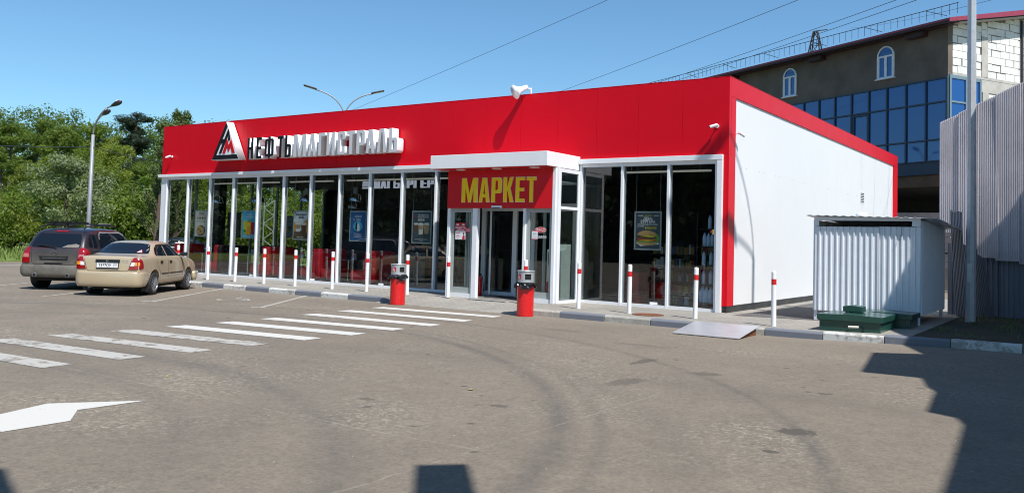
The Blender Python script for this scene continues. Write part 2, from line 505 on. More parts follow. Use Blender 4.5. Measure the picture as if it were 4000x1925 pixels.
# oil drips and damp spots
vo = t.n('ShaderNodeTexVoronoi'); vo.inputs['Scale'].default_value = 1.9; vo.inputs['Randomness'].default_value = 1.0
nzc = t.n('ShaderNodeTexNoise', i_Scale=2.5); t.set(nzc.inputs['Vector'], co)
scv = t.vmath('SCALE', nzc.outputs['Color']); scv.inputs[3].default_value = 0.30
t.set(vo.inputs['Vector'], t.vmath('ADD', co, scv.outputs[0]).outputs[0])
spot = t.math('MULTIPLY', t.math('SUBTRACT', 1.0, t.math('MULTIPLY', vo.outputs['Distance'], 9.0)), t.math('MULTIPLY_ADD', t.noise(co, 0.35, 3), 6.0, -2.7, clamp=True))
spot = t.math('MULTIPLY', spot, 3.0, clamp=True)
c = t.mix(t.math('MULTIPLY', spot, 0.8), c, (0.070, 0.062, 0.054))
for sx, sy, ax, ay, k in ((1.8, -7.95, 0.10, 0.42, 0.7), (2.45, -9.75, 0.16, 0.40, 0.55), (2.95, -8.5, 0.22, 0.18, 0.6), (4.95, -11.42, 0.20, 0.16, 0.9), (4.6, -9.2, 0.10, 0.06, 0.8), (2.2, -12.0, 0.14, 0.07, 0.7), (-1.2, -5.2, 0.5, 0.12, 0.4), (0.9, -6.2, 0.6, 0.10, 0.4), (5.0, -12.3, 0.07, 0.06, 0.9), (1.0, -12.6, 0.10, 0.06, 0.7)):
    u = t.math('DIVIDE', t.math('SUBTRACT', sep.outputs[0], sx), ax); v = t.math('DIVIDE', t.math('SUBTRACT', sep.outputs[1], sy), ay)
    d = t.math('ADD', t.math('ADD', t.math('MULTIPLY', u, u), t.math('MULTIPLY', v, v)), t.math('MULTIPLY_ADD', t.noise(co, 9.0, 5, 0.7), 3.6, -1.8))
    c = t.mix(t.math('MULTIPLY', t.math('MULTIPLY', t.math('SUBTRACT', 1.0, d), 2.5, clamp=True), k), c, (0.085, 0.074, 0.060))
# open paving seams
seam_n = t.math('MULTIPLY_ADD', t.noise(co, 3.2, 5, 0.7), 0.10, -0.05)
br = t.math('MULTIPLY_ADD', t.noise(co, 5.0, 5, 0.75), 5.0, -1.9, clamp=True)
for ax, pos_, lim, lo, hi in ((1, -13.6, 0, -9.0, 3.2), (0, 3.14, 1, -18.0, -10.2)):
    dist = t.math('ABSOLUTE', t.math('ADD', t.math('SUBTRACT', sep.outputs[ax], pos_), seam_n))
    inside = t.math('MULTIPLY', t.math('GREATER_THAN', sep.outputs[lim], lo), t.math('LESS_THAN', sep.outputs[lim], hi))
    f = t.math('MULTIPLY', t.math('MULTIPLY', t.math('SUBTRACT', 1.0, t.math('DIVIDE', dist, 0.022), clamp=True), inside), br)
    c = t.mix(t.math('MULTIPLY', f, 0.55), c, (0.32, 0.28, 0.22))
# sand swept against the kerb
kerbside = t.math('MULTIPLY', t.math('SUBTRACT', 1.0, t.math('DIVIDE', t.math('ABSOLUTE', t.math('ADD', sep.outputs[1], 3.05)), 0.9), clamp=True), t.math('MULTIPLY_ADD', mid, 1.8, -0.3, clamp=True))
c = t.mix(t.math('MULTIPLY', kerbside, 0.55), c, (0.27, 0.235, 0.185))
t.base(c)
t.prop('Roughness', t.math('MULTIPLY_ADD', mid, 0.15, 0.78)); t.prop('Specular IOR Level', 0.3)
t.bump(t.math('ADD', fine, t.math('MULTIPLY', worn, 0.5)), 0.45, 0.012)

t = NT('paver')
co = t.pos()
mp = t.n('ShaderNodeMapping'); t.set(mp.inputs['Vector'], co); mp.inputs['Rotation'].default_value = (0, 0, R(90))
bk = t.n('ShaderNodeTexBrick'); t.set(bk.inputs['Vector'], mp.outputs[0])
bk.inputs['Scale'].default_value = 1.0; bk.inputs['Brick Width'].default_value = 0.20; bk.inputs['Row Height'].default_value = 0.10
bk.inputs['Mortar Size'].default_value = 0.006; bk.inputs['Color1'].default_value = (0.34, 0.315, 0.275, 1); bk.inputs['Color2'].default_value = (0.27, 0.252, 0.222, 1)
bk.inputs['Mortar'].default_value = (0.15, 0.135, 0.115, 1); bk.inputs['Bias'].default_value = 0.0
n1 = t.noise(co, 0.7, 5, 0.6, 0.3)
c = t.mix(t.math('MULTIPLY_ADD', n1, 3.0, -1.0, clamp=True), t.mix(0.55, bk.outputs[0], (0.22, 0.205, 0.18)), t.mix(0.35, bk.outputs[0], (0.42, 0.39, 0.33)))
c = t.mix(1.0, c, t.ramp(t.noise(co, 40, 4, 0.7), [(0.3, (0.8, 0.8, 0.8)), (0.7, (1.2, 1.2, 1.2))]), 'MULTIPLY')
t.base(c); t.prop('Roughness', 0.88); t.prop('Specular IOR Level', 0.25)
t.bump(t.math('ADD', t.math('MULTIPLY', bk.outputs['Fac'], -1.0), t.math('MULTIPLY', t.noise(co, 30, 3), 0.4)), 0.5, 0.008)

t = NT('paver_dark')
co = t.pos()
mp = t.n('ShaderNodeMapping'); t.set(mp.inputs['Vector'], co); mp.inputs['Rotation'].default_value = (0, 0, 0)
bk = t.n('ShaderNodeTexBrick'); t.set(bk.inputs['Vector'], mp.outputs[0])
bk.inputs['Scale'].default_value = 1.0; bk.inputs['Brick Width'].default_value = 0.20; bk.inputs['Row Height'].default_value = 0.10
bk.inputs['Mortar Size'].default_value = 0.012; bk.inputs['Color1'].default_value = (0.120, 0.112, 0.105, 1); bk.inputs['Color2'].default_value = (0.095, 0.090, 0.086, 1)
bk.inputs['Mortar'].default_value = (0.04, 0.037, 0.034, 1)
t.base(t.mix(t.math('MULTIPLY', t.noise(co, 1.5, 5), 0.35), bk.outputs[0], (0.17, 0.155, 0.135))); t.prop('Roughness', 0.85)
t.bump(t.math('MULTIPLY', bk.outputs['Fac'], -1.0), 0.6, 0.01)

def worn_paint(name, col, under, keep, scale=6.0):
    t = NT(name); co = t.pos()
    n1 = t.noise(co, scale, 6, 0.72, 0.3); n2 = t.noise(co, 0.8, 4)
    f = t.math('MULTIPLY_ADD', t.math('ADD', n1, t.math('MULTIPLY', n2, 0.5)), 9.0, -9.0*keep, clamp=True)
    cc = t.mix(t.math('MULTIPLY', t.noise(co, 45, 4, 0.7), 0.35), col, tuple(k*0.62 for k in col))
    t.base(t.mix(f, under, cc)); t.prop('Roughness', 0.75)
    t.bump(t.noise(co, 60, 4, 0.7), 0.3, 0.006)
worn_paint('line_fresh', (0.60, 0.575, 0.52), (0.20, 0.172, 0.135), 0.52)
worn_paint('line_worn', (0.46, 0.435, 0.385), (0.20, 0.172, 0.135), 0.63, 5.0)
worn_paint('line_thin', (0.42, 0.395, 0.345), (0.20, 0.172, 0.135), 0.60, 5.0)
worn_paint('kerb_white', (0.62, 0.61, 0.57), (0.33, 0.31, 0.27), 0.66, 9.0)
worn_paint('kerb_grey', (0.165, 0.178, 0.205), (0.24, 0.23, 0.21), 0.50, 9.0)
worn_paint('kerb_bare', (0.44, 0.42, 0.37), (0.32, 0.30, 0.26), 0.70, 12.0)

t = NT('soil')
co = t.pos()
c = t.mix(t.math('MULTIPLY_ADD', t.noise(co, 1.6, 6, 0.65), 2.4, -0.7, clamp=True), (0.045, 0.036, 0.026), (0.045, 0.055, 0.024))
c = t.mix(1.0, c, t.ramp(t.noise(co, 24, 5, 0.75), [(0.3, (0.55, 0.55, 0.55)), (0.72, (1.5, 1.45, 1.35))]), 'MULTIPLY')
t.base(c); t.prop('Roughness', 0.95); t.bump(t.noise(co, 18, 5, 0.7), 0.8, 0.03)

t = NT('grass')
co = t.pos()
c = t.mix(t.noise(co, 0.35, 5, 0.6), (0.12, 0.205, 0.032), (0.20, 0.29, 0.050))
c = t.mix(t.math('MULTIPLY_ADD', t.noise(co, 3.0, 5, 0.7), 2.0, -0.7, clamp=True), c, (0.20, 0.21, 0.075))
t.base(c); t.prop('Roughness', 0.9); t.bump(t.noise(co, 9, 5, 0.8), 0.9, 0.08)

# ---------------------------------------------------------------- ground, lot, pavement
single(MB().quad((-900, -700, -0.30), (700, -700, -0.30), (700, 1200, -0.30), (-900, 1200, -0.30)), 'ground', 'grass', 'grassy ground reaching away beyond the lot', 'ground', base=(0, 0, -0.30), kind='structure')

XS = [-60, -40, -20, 0, 2, 2.5, 3, 3.5, 4, 4.5, 5, 5.5, 8, 14, 40]
m = MB()
for a, b in zip(XS, XS[1:]):
    m.quad((a, -70, AZ+rise(a)), (b, -70, AZ+rise(b)), (b, 60, AZ+rise(b)), (a, 60, AZ+rise(a)))
asphalt = single(m, 'asphalt', 'asphalt', 'grey worn asphalt forecourt with tyre tracks and stains', 'asphalt', base=(0, -8, AZ), kind='structure')

def flat(poly, z0, name, mt, parent, lift=0.0):
    mm = MB(); n = len(poly)
    mm.v = [Vector((x, y, z0+rise(x)+lift)) for x, y in poly]; mm.f = [tuple(range(n))]; mm.mi = [0]
    return mm.build(name, mt, parent, fix=False)

# zebra crossing: each stripe a painted sheet, more worn towards the road
stripes = [(-6.87,-4.207,-3.65,-3.916),(-6.694,-5.433,-3.473,-5.176),(-6.495,-6.635,-3.325,-6.363),(-6.284,-7.864,-3.27,-7.451),(-6.19,-8.943,-3.196,-8.531),
           (-6.154,-9.965,-3.185,-9.55),(-6.102,-11.0,-3.158,-10.58),(-6.122,-11.997,-3.119,-11.626),(-6.104,-12.882,-3.128,-12.634),(-6.1,-13.85,-3.13,-13.6)]
for i, (xa, ya, xb, yb) in enumerate(stripes):
    h = 0.20 if i < 7 else 0.19
    o = flat([(xa-0.02, ya-h), (xb+0.05, yb-h), (xb, yb+h), (xa, ya+h)], AZ, 'crossing_stripe', 'line_fresh' if i < 6 else 'line_worn', asphalt, 0.004)
# parking lines
for (xa, ya), (xb, yb) in (((-11.12, -7.22), (-14.257, -2.974)), ((-8.404, -6.301), (-10.704, -2.937)), ((-13.7, -8.5), (-17.6, -3.0)), ((-17.0, -9.2), (-21.4, -3.0))):
    d = Vector((xb-xa, yb-ya)).normalized(); nx, ny = -d.y*0.05, d.x*0.05
    flat([(xa-nx, ya-ny), (xa+nx, ya+ny), (xb+nx, yb+ny), (xb-nx, yb-ny)][::-1], AZ, 'parking_line', 'line_thin', asphalt, 0.004)
flat([(-8.62,-6.42),(-8.30,-6.26),(-8.18,-6.36),(-8.50,-6.52)][::-1], AZ, 'parking_line', 'line_thin', asphalt, 0.0044)
flat([(-11.36,-7.34),(-11.05,-7.18),(-10.95,-7.28),(-11.26,-7.44)][::-1], AZ, 'parking_line', 'line_thin', asphalt, 0.0044)
# wheelchair sign painted in the bay
wc = MB()
def ribbon(pts, w):
    for (xa, ya), (xb, yb) in zip(pts, pts[1:]):
        d = Vector((xb-xa, yb-ya)).normalized(); nx, ny = -d.y*w/2, d.x*w/2
        wc.quad((xa-nx, ya-ny, AZ+0.004), (xb-nx, yb-ny, AZ+0.004), (xb+nx, yb+ny, AZ+0.004), (xa+nx, ya+ny, AZ+0.004))
hx, hy = -10.75, -5.25
ux, uy = Vector((0.81, 0.586)), Vector((-0.586, 0.81))
def HP(a, b): q = ux*a+uy*b; return (hx+q.x, hy+q.y)
ribbon([HP(0.33*math.cos(R(k)), -0.25+0.33*math.sin(R(k))) for k in range(150, 401, 25)], 0.07)
ribbon([HP(0.0, 0.62), HP(0.02, 0.05)], 0.08); ribbon([HP(0.02, 0.05), HP(0.34, 0.05), HP(0.46, -0.42), HP(0.62, -0.36)], 0.07); ribbon([HP(0.0, 0.32), HP(0.30, 0.30)], 0.06)
wc.build('wheelchair_mark', 'line_thin', asphalt, fix=False)
# lane arrow at the pumps
flat([(-0.463,-14.117),(-0.971,-14.799),(-0.788,-15.299),(-0.55,-15.45),(-0.45,-15.95),(-0.20,-15.72),(-0.096,-15.613),(-0.106,-15.045),(-0.498,-14.769)], AZ, 'lane_arrow', 'line_fresh', asphalt, 0.004)
# edge line of the road at the far side of the lot
flat([(-32.4,-14.0),(-32.1,-14.0),(-31.2,1.0),(-29.0,14.0),(-29.3,14.0),(-31.5,1.0)], AZ, 'road_line', 'line_fresh', asphalt, 0.004)

KY0, KY1 = -2.97, -2.81
pav = empty('pavement', (-6, -1.5, 0), kind='structure', label='sandy grey paved walk along the store front', cat='pavement')
m = MB()
m.box(-24.5, -8.02, KY1+0.002, 0.6, -0.25, 0.0); m.build('paving', 'paver', pav)
MB().box(-8.018, -3.552, -1.50, 0.6, -0.25, 0.0).build('paving', 'paver', pav)
m = MB(); P = [(-3.55, 0), (2, 0)]+[(2+k*0.4, 0) for k in range(1, 8)]
xs = [-3.55, 2.0, 2.4, 2.8, 3.2, 3.6, 4.0, 4.35]
for a, b in zip(xs, xs[1:]):
    za, zb = rise(a), rise(b); n = len(m.v)
    m.v += [Vector(q) for q in ((a,KY1+0.002,-0.25),(b,KY1+0.002,-0.25),(b,12,-0.25),(a,12,-0.25),(a,KY1+0.002,za),(b,KY1+0.002,zb),(b,12,zb),(a,12,za))]
    for q in ((4,5,6,7),(0,1,5,4),(2,3,7,6)):
        m.f.append(tuple(n+k for k in q)); m.mi.append(0)
m.build('paving', 'paver', pav, fix=False)
m = MB(); m.prism([(-1.502, 0.0), (-3.12, AZ+0.006), (-3.12, -0.2), (-1.502, -0.2)], 'x', -8.016, -3.554); m.build('entrance_slope', 'paver', pav)
dk = MB()
xs = [0.35, 2.0, 2.4, 2.8, 3.2]
for a, b in zip(xs, xs[1:]):
    dk.quad((a, -0.55 if a < 1 else -0.25, rise(a)+0.004), (b, -0.25, rise(b)+0.004), (b, 9, rise(b)+0.004), (a, 9, rise(a)+0.004))
dk.build('dark_paving', 'paver_dark', pav, fix=False)
# iron manhole cover in the pavement
MB().lathe([(0.34, 0.004), (0.34, 0.012), (0.30, 0.014), (0.29, 0.008), (0.24, 0.008), (0.23, 0.014), (0.14, 0.014), (0.13, 0.008), (0.05, 0.008), (0.04, 0.014)], 28, Matrix.Translation((-0.98, -2.05, 0))).build('manhole_cover', 'rust', pav)
MB().box(-6.22, -5.08, -2.02+0.40, -1.515, 0.003, 0.012).build('door_grate', 'galvanised_dull', pav)

kerb = empty('kerb', (-6, -2.9, AZ), kind='structure', label='kerb of stones painted alternately white and grey', cat='kerb')
def kerb_stone(x0, x1, mt):
    g = 0.006; x0 += g; x1 -= g
    z = rise((x0+x1)/2)+0.008
    prof = [(KY0, AZ-0.1+z), (KY0, z-0.030), (KY0+0.030, z), (KY1, z), (KY1, AZ-0.1+z)]
    m = MB(); m.prism(prof, 'x', x0, x1)
    return m.build('kerb_stone', mt, kerb, bevel=0.008)
bx = [(-15.28, 'kerb_grey'), (-14.256, 'kerb_white'), (-13.25, 'kerb_grey'), (-12.23, 'kerb_white'), (-11.14, 'kerb_grey'), (-10.12, 'kerb_white'), (-9.12, 'kerb_grey'), (-8.05, None)]
for (a, mt), (b, _) in zip(bx, bx[1:]): kerb_stone(a, b, mt)
x = -15.28; k = 0
while x > -24: kerb_stone(x-1.02, x, 'kerb_white' if k % 2 == 0 else 'kerb_grey'); x -= 1.02; k += 1
bx = [(-3.52, 'kerb_bare'), (-2.645, 'kerb_grey'), (-1.549, 'kerb_bare'), (-0.49, 'kerb_grey'), (0.60, 'kerb_bare'), (1.86, 'kerb_grey'), (2.92, 'kerb_white'), (3.96, 'kerb_grey'), (4.99, 'kerb_white'), (6.03, 'kerb_grey'), (7.05, 'kerb_white'), (8.1, 'kerb_grey'), (9.1, None)]
for (a, mt), (b, _) in zip(bx, bx[1:]): kerb_stone(a, b, mt)
# sunk end stones either side of the slope
MB().prism([(-8.04, -0.11), (-8.04, 0.0), (-7.60, -0.09), (-7.60, -0.16)], 'y', KY0, KY1).build('kerb_stone', 'kerb_grey', kerb)
MB().prism([(-3.53, -0.11), (-3.53, 0.0), (-3.95, -0.09), (-3.95, -0.16)], 'y', KY0, KY1).build('kerb_stone', 'kerb_bare', kerb)

# soil strip under the fence
rnd = random.Random(4)
m = MB(); nx, ny = 18, 22; x0, x1, y0, y1 = 4.352, 10.0, KY1+0.004, 10.0
H = {}
for i in range(nx+1):
    for j in range(ny+1):
        x = x0+(x1-x0)*i/nx; y = y0+(y1-y0)*(j/ny)**1.5
        H[i, j] = len(m.v); e = 0.0 if i in (0,) or j == 0 else rnd.uniform(-0.015, 0.03)
        m.v.append(Vector((x, y, rise(x)-0.006+e)))
for i in range(nx):
    for j in range(ny):
        m.f.append((H[i,j], H[i+1,j], H[i+1,j+1], H[i,j+1])); m.mi.append(0)
single(m, 'soil_bed', 'soil', 'dark bare soil strip at the foot of the fence', 'soil', base=(6, 0, 0), smooth=True, kind='structure')

def tufts(name, spots, mt, label, hmin, hmax, per, spread, seed):
    rn = random.Random(seed); m = MB()
    for x, y, z in spots:
        for k in range(per):
            a = rn.uniform(0, 6.283); r = spread*rn.random()**0.5
            bx_, by_ = x+r*math.cos(a), y+r*math.sin(a)
            h = rn.uniform(hmin, hmax); w = h*0.10+0.004
            la = rn.uniform(0, 6.283); ln = h*rn.uniform(0.1, 0.6)
            n = len(m.v); cx_, sx_ = math.cos(la+1.57)*w, math.sin(la+1.57)*w
            m.v += [Vector((bx_-cx_, by_-sx_, z)), Vector((bx_+cx_, by_+sx_, z)), Vector((bx_+math.cos(la)*ln, by_+math.sin(la)*ln, z+h))]
            m.f.append((n, n+1, n+2)); m.mi.append(0)
    o = m.build(name, mt, None, fix=False)
    return tag(o, label, 'grass', None, 'stuff')
sp = [(rnd.uniform(4.5, 8.0), rnd.uniform(-2.6, 3.4), 0.05) for _ in range(60)]
tufts('soil_grass', sp, 'grass', 'thin short grass in the shaded soil strip', 0.03, 0.10, 14, 0.22, 3)

# grass verge and the land beyond the road, west and north of the store
gv = [(-36.2, -60), (-35.8, -8), (-35.6, 1.7), (-34.2, 8), (-30.5, 9.4), (-27.6, 11), (-25.6, 14), (-24.6, 24), (-24.4, 58), (-140, 120), (-160, -60)]
m = MB(); n = len(gv)
m.v = [Vector((x, y, AZ+0.07)) for x, y in gv]+[Vector((x, y, AZ-0.05)) for x, y in gv]
m.f = [tuple(range(n))[::-1]]+[(i, (i+1) % n, n+(i+1) % n, n+i) for i in range(n)]; m.mi = [0]*(n+1)
single(m, 'verge', 'grass', 'bright green grass verge in front of the trees', 'grass verge', base=(-50, 10, AZ), kind='structure')
sp = []
for k in range(2200):
    a = R(rnd.uniform(-68, -44)); d = rnd.uniform(36, 66)
    x, y = 7.15+d*math.sin(a), -19+d*math.cos(a)
    if x < (-35.7 if y < 2 else -34.5+max(0, y-8)*1.5 if y < 14 else -25): sp.append((x, y, AZ+0.07))
tufts('verge_grass', sp, 'grass', 'long bright grass growing along the verge', 0.12, 0.45, 9, 0.35, 8)
# ================================================================ the store
XL, XR, YB, HT = -22.166, 0.0, 19.3, 5.443
store = empty('store_building', (-11, 0, 0), 'single storey red and white filling station store with a glazed front', 'store')
# red fascia panels along the front
n = 19; w = (XR-XL)/n
for i in range(n):
    MB().box(XL+i*w+0.003, XL+(i+1)*w-0.003, 0.0, 0.12, 3.638, HT).build('fascia_panel', 'red_panel', store, bevel=0.003)
MB().box(XL+0.03, XR-0.03, 0.05, 0.118, 3.66, HT-0.01).build('fascia_backing', 'red_panel', store)
MB().box(XL, XR+0.004, -0.004, 0.16, HT+0.001, HT+0.012).build('parapet_flashing', 'red_panel', store)
# red frame of the side wall
MB().box(-0.125, 0.0, 0.0, 0.42, 0.15, 3.636).build('corner_column', 'red_panel', store, bevel=0.003)
MB().box(-0.12, 0.0, 0.122, 0.42, 3.638, 4.997).build('corner_column', 'red_panel', store)
MB().box(-0.12, 0.0, 0.122, YB, 5.0, HT).build('side_band', 'red_panel', store, bevel=0.003)
MB().box(-0.12, 0.0, 18.5, YB, 0.15, 4.997).build('corner_column', 'red_panel', store, bevel=0.003)
MB().box(-0.16, 0.004, 0.162, YB, HT+0.001, HT+0.012).build('parapet_flashing', 'red_panel', store)
# white sandwich panels of the side wall
n = 15; w = (18.5-0.42)/n
for i in range(n):
    MB().box(-0.14, -0.035, 0.42+i*w+0.0015, 0.42+(i+1)*w-0.0015, 0.15, 4.999).build('wall_panel', 'white_panel', store, bevel=0.002)
MB().box(-0.20, -0.141, 0.2, 19.2, -0.05, 4.99).build('side_wall_core', 'wall_dark', store)
MB().box(-0.14, -0.014, 0.43, YB-0.02, -0.1, 0.148).build('plinth', 'black_plinth', store)
MB().box(-0.124, -0.012, 0.014, 0.428, -0.1, 0.147).build('plinth', 'black_plinth', store)
MB().box(XL, XR-0.14, YB-0.1, YB, 0, 5.2).build('back_wall', 'white_panel', store)
MB().box(XL+0.12, XR-0.12, 0.14, YB-0.12, 4.60, 4.72).build('roof_deck', 'ceiling_dark', store)
MB().box(XL, XL+0.11, 0.122, YB-0.1, 3.638, HT).build('side_band', 'red_panel', store)
MB().box(XL, XL+0.12, 8.2, YB-0.12, 0, 3.63).build('side_wall', 'wall_dark', store)
# white trim
MB().box(-22.27, -7.622, -0.10, 0.10, 3.532, 3.634).build('white_ledge', 'white_trim', store, bevel=0.004)
MB().box(-3.94, -0.129, -0.09, 0.10, 3.512, 3.634).build('white_ledge', 'white_trim', store, bevel=0.004)
MB().box(-0.252, -0.129, -0.085, 0.10, 0.0, 3.510).build('white_jamb', 'white_trim', store, bevel=0.004)
# vent grille on the side wall
vent = MB().box(-0.05, -0.026, 12.90, 13.52, 3.20, 3.60).build('vent_grille', 'white_trim', store)
for k in range(6):
    MB().box(-0.030, -0.023, 12.95, 13.47, 3.235+k*0.058, 3.262+k*0.058).build('slot', 'dark_hole', vent)
# screw heads on the panels
mm = MB()
for k in range(14):
    y = 0.95+k*1.27; mm.box(-0.037, -0.031, y, y+0.017, 3.40, 3.417); mm.box(-0.037, -0.031, y+0.30, y+0.317, 3.40, 3.417)
tag(mm.build('screw_heads', 'galvanised_dull', store), kind='stuff')

def pane(x0, x1, z0, z1, y=0.06, mt='shop_glass', parent=store):
    return MB().box(x0, x1, y, y+0.010, z0, z1).build('glass_pane', mt, parent)
def mullion(x, z0=0.0, z1=3.530, w=0.062):
    MB().box(x-w/2, x+w/2, -0.035, 0.13, z0, z1).build('mullion', 'frame_white', store, bevel=0.004)
# left glazing: eleven bays
mx = [-21.822+1.31*k for k in range(12)]
mx[11] = -7.44
for k, x in enumerate(mx): mullion(x)
for a, b in zip(mx, mx[1:]):
    MB().box(a+0.031, b-0.031, -0.02, 0.12, 3.440, 3.530).build('head_rail', 'frame_white', store)
    MB().box(a+0.031, b-0.031, -0.03, 0.13, 0.0, 0.065).build('sill_rail', 'frame_white', store)
    MB().box(a+0.032, a+0.050, 0.03, 0.11, 0.067, 3.438).build('gasket', 'frame_grey', store)
    MB().box(b-0.050, b-0.032, 0.03, 0.11, 0.067, 3.438).build('gasket', 'frame_grey', store)
    pane(a+0.052, b-0.052, 0.068, 3.437)
MB().box(XL+0.02, -21.855, -0.02, 0.13, 0.0, 3.530).build('corner_post', 'frame_white', store, bevel=0.004)
# right glazing: three bays
rx = [-3.90, -2.726, -1.487, -0.283]
for k, x in enumerate(rx): mullion(x, 0.0, 3.510)
for a, b in zip(rx, rx[1:]):
    MB().box(a+0.031, b-0.031, -0.02, 0.12, 3.430, 3.510).build('head_rail', 'frame_white', store)
    MB().box(a+0.031, b-0.031, -0.03, 0.13, 0.0, 0.065).build('sill_rail', 'frame_white', store)
    MB().box(a+0.032, a+0.050, 0.03, 0.11, 0.067, 3.428).build('gasket', 'frame_grey', store)
    pane(a+0.052, b-0.034, 0.068, 3.427)
# glazed west wall
wy = [0.14+1.33*k for k in range(7)]
for a, b in zip(wy, wy[1:]):
    MB().box(XL+0.02, XL+0.12, b-0.03, b+0.03, 0.0, 3.63).build('mullion', 'frame_grey', store)
    MB().box(XL+0.06, XL+0.07, a+0.035, b-0.035, 0.07, 3.55).build('glass_pane', 'shop_glass', store)
MB().box(XL+0.02, XL+0.12, 0.14, 8.1, 0.0, 0.06).build('sill_rail', 'frame_grey', store)
# small white stickers at the foot of the panes
for x in (-20.0, -16.9, -13.9, -10.9, -1.95):
    MB().box(x, x+0.20, 0.050, 0.0585, 0.075, 0.13).build('sticker', 'print_white', store)
# inside shell
MB().box(XL+0.13, XR-0.21, 0.135, YB-0.12, -0.06, 0.004).build('floor', 'floor_tile', store)
MB().box(XL+0.13, XR-0.21, 0.13, 9.0, 3.66, 3.72).build('ceiling', 'ceiling_dark', store)
MB().box(XL+0.13, XR-0.21, 8.6, 8.75, 0.006, 3.655).build('partition', 'wall_cafe', store)
MB().box(-8.6, -8.48, 2.6, 8.59, 0.006, 3.655).build('partition', 'wall_dark', store)
MB().box(-15.9, -9.2, 4.4, 4.55, 2.55, 3.655).build('bulkhead', 'wall_dark', store)
MB().box(-15.2, -9.3, 7.9, 8.59, 0.006, 3.65).build('menu_wall', 'wall_dark', store)
MB().box(-21.72, -21.38, 2.0, 2.34, 0.006, 3.655).build('pillar', 'wall_dark', store)
for y in (2.6, 4.4, 6.2):
    MB().box(-21.9, -9.0, y, y+0.09, 3.44, 3.60).build('roof_beam', 'ceiling_dark', store)

# ---------------------------------------------------------------- entrance porch (part of the store)
porch = MB().box(-7.62, -3.95, -1.58, -0.002, 3.352, 3.705).build('porch_canopy', 'white_trim', store, bevel=0.006)
MB().box(-7.58, -3.99, -1.54, -1.135, 3.336, 3.351).build('soffit', 'red_sign', porch)
MB().box(-7.60, -7.36, -1.13, -0.05, 3.336, 3.351).build('soffit', 'white_trim', porch)
for x in (-6.75, -5.60, -4.45):
    MB().lathe([(0.13, 3.318), (0.13, 3.335)], 16, Matrix.Translation((x, -1.36, 0))).build('downlight', 'white_trim', porch)
def post(x0, x1, y0, y1, z0=0.0, z1=3.335): MB().box(x0, x1, y0, y1, z0, z1).build('post', 'frame_white', porch, bevel=0.006)
post(-4.048, -3.955, -1.15, -0.96); post(-3.954, -3.90, -1.09, -0.97)
post(-7.352, -7.262, -1.13, -0.99, 0, 2.335); post(-7.40, -7.352, -1.05, -0.95)
post(-6.500, -6.345, -1.14, -1.02, 0, 2.335); post(-4.905, -4.838, -1.14, -1.02, 0, 2.335)
post(-3.955, -3.905, -0.13, -0.045, 0, 3.33); post(-7.43, -7.36, -0.14, -0.045)
MB().box(-7.26, -6.502, -1.12, -1.03, 0.0, 0.10).build('sill_rail', 'frame_white', porch)
MB().box(-4.836, -4.05, -1.12, -1.03, 0.0, 0.10).build('sill_rail', 'frame_white', porch)
for a, b in ((-7.26, -6.502), (-4.836, -4.05)):
    # framed side lights with the door leaf parked behind them
    for q0, q1, zz0, zz1 in ((a, a+0.10, 0.102, 2.335), (b-0.10, b, 0.102, 2.335), (a+0.101, b-0.101, 0.102, 0.26), (a+0.101, b-0.101, 2.23, 2.335)):
        MB().box(q0, q1, -1.075, -1.035, zz0, zz1).build('side_light_frame', 'grey_kiosk', porch)
    MB().box(a+0.102, b-0.102, -1.060, -1.052, 0.262, 2.228).build('glass_pane', 'door_glass', porch)
    MB().box((a+b)/2+0.05, (a+b)/2+0.12, -0.99, -0.95, 0.05, 2.33).build('door_leaf_stile', 'grey_kiosk', porch)
# east return of the porch
MB().box(-3.952, -3.908, -0.97, -0.13, 2.325, 2.395).build('transom', 'frame_white', porch)
MB().box(-3.952, -3.908, -0.97, -0.13, 0.0, 0.075).build('sill_rail', 'frame_white', porch)
MB().box(-3.952, -3.908, -0.97, -0.13, 3.24, 3.33).build('head_rail', 'frame_white', porch)
MB().box(-3.935, -3.925, -0.968, -0.132, 0.077, 2.323).build('glass_pane', 'door_glass', porch)
MB().box(-3.935, -3.925, -0.968, -0.132, 2.397, 3.238).build('glass_pane', 'door_glass', porch)
MB().box(-7.395, -7.385, -0.94, -0.15, 0.077, 3.3).build('glass_pane', 'door_glass', porch)
MB().box(-7.40, -7.36, -0.94, -0.15, 0.0, 0.075).build('sill_rail', 'frame_white', porch)
MB().box(-7.25, -4.06, -0.9, 0.13, 3.0, 3.04).build('porch_ceiling', 'white_trim', porch)
MB().box(-7.25, -4.06, -1.02, 0.12, 0.004, 0.012).build('porch_floor', 'floor_tile', porch)
MB().box(-6.35, -4.95, -0.75, -0.05, 0.013, 0.022).build('door_mat', 'cloth_dark', porch)
# inner doors
for x0, x1 in ((-7.25, -7.12), (-6.20, -6.06), (-5.60, -5.48), (-4.9, -4.78), (-4.3, -4.18)):
    MB().box(x0, x1, 0.28, 0.36, 0.01, 2.32).build('inner_door_stile', 'frame_white', porch)
MB().box(-7.25, -4.0, 0.27, 0.37, 2.321, 2.52).build('inner_door_head', 'frame_white', porch)
MB().box(-7.119, -4.3, 0.315, 0.323, 0.1, 2.31).build('glass_pane', 'door_glass', porch)
for x0, x1 in ((-7.12, -6.20), (-5.47, -4.91), (-4.77, -4.31)):
    MB().box(x0+0.002, x1-0.002, 0.29, 0.35, 0.012, 0.11).build('inner_door_rail', 'frame_white', porch)
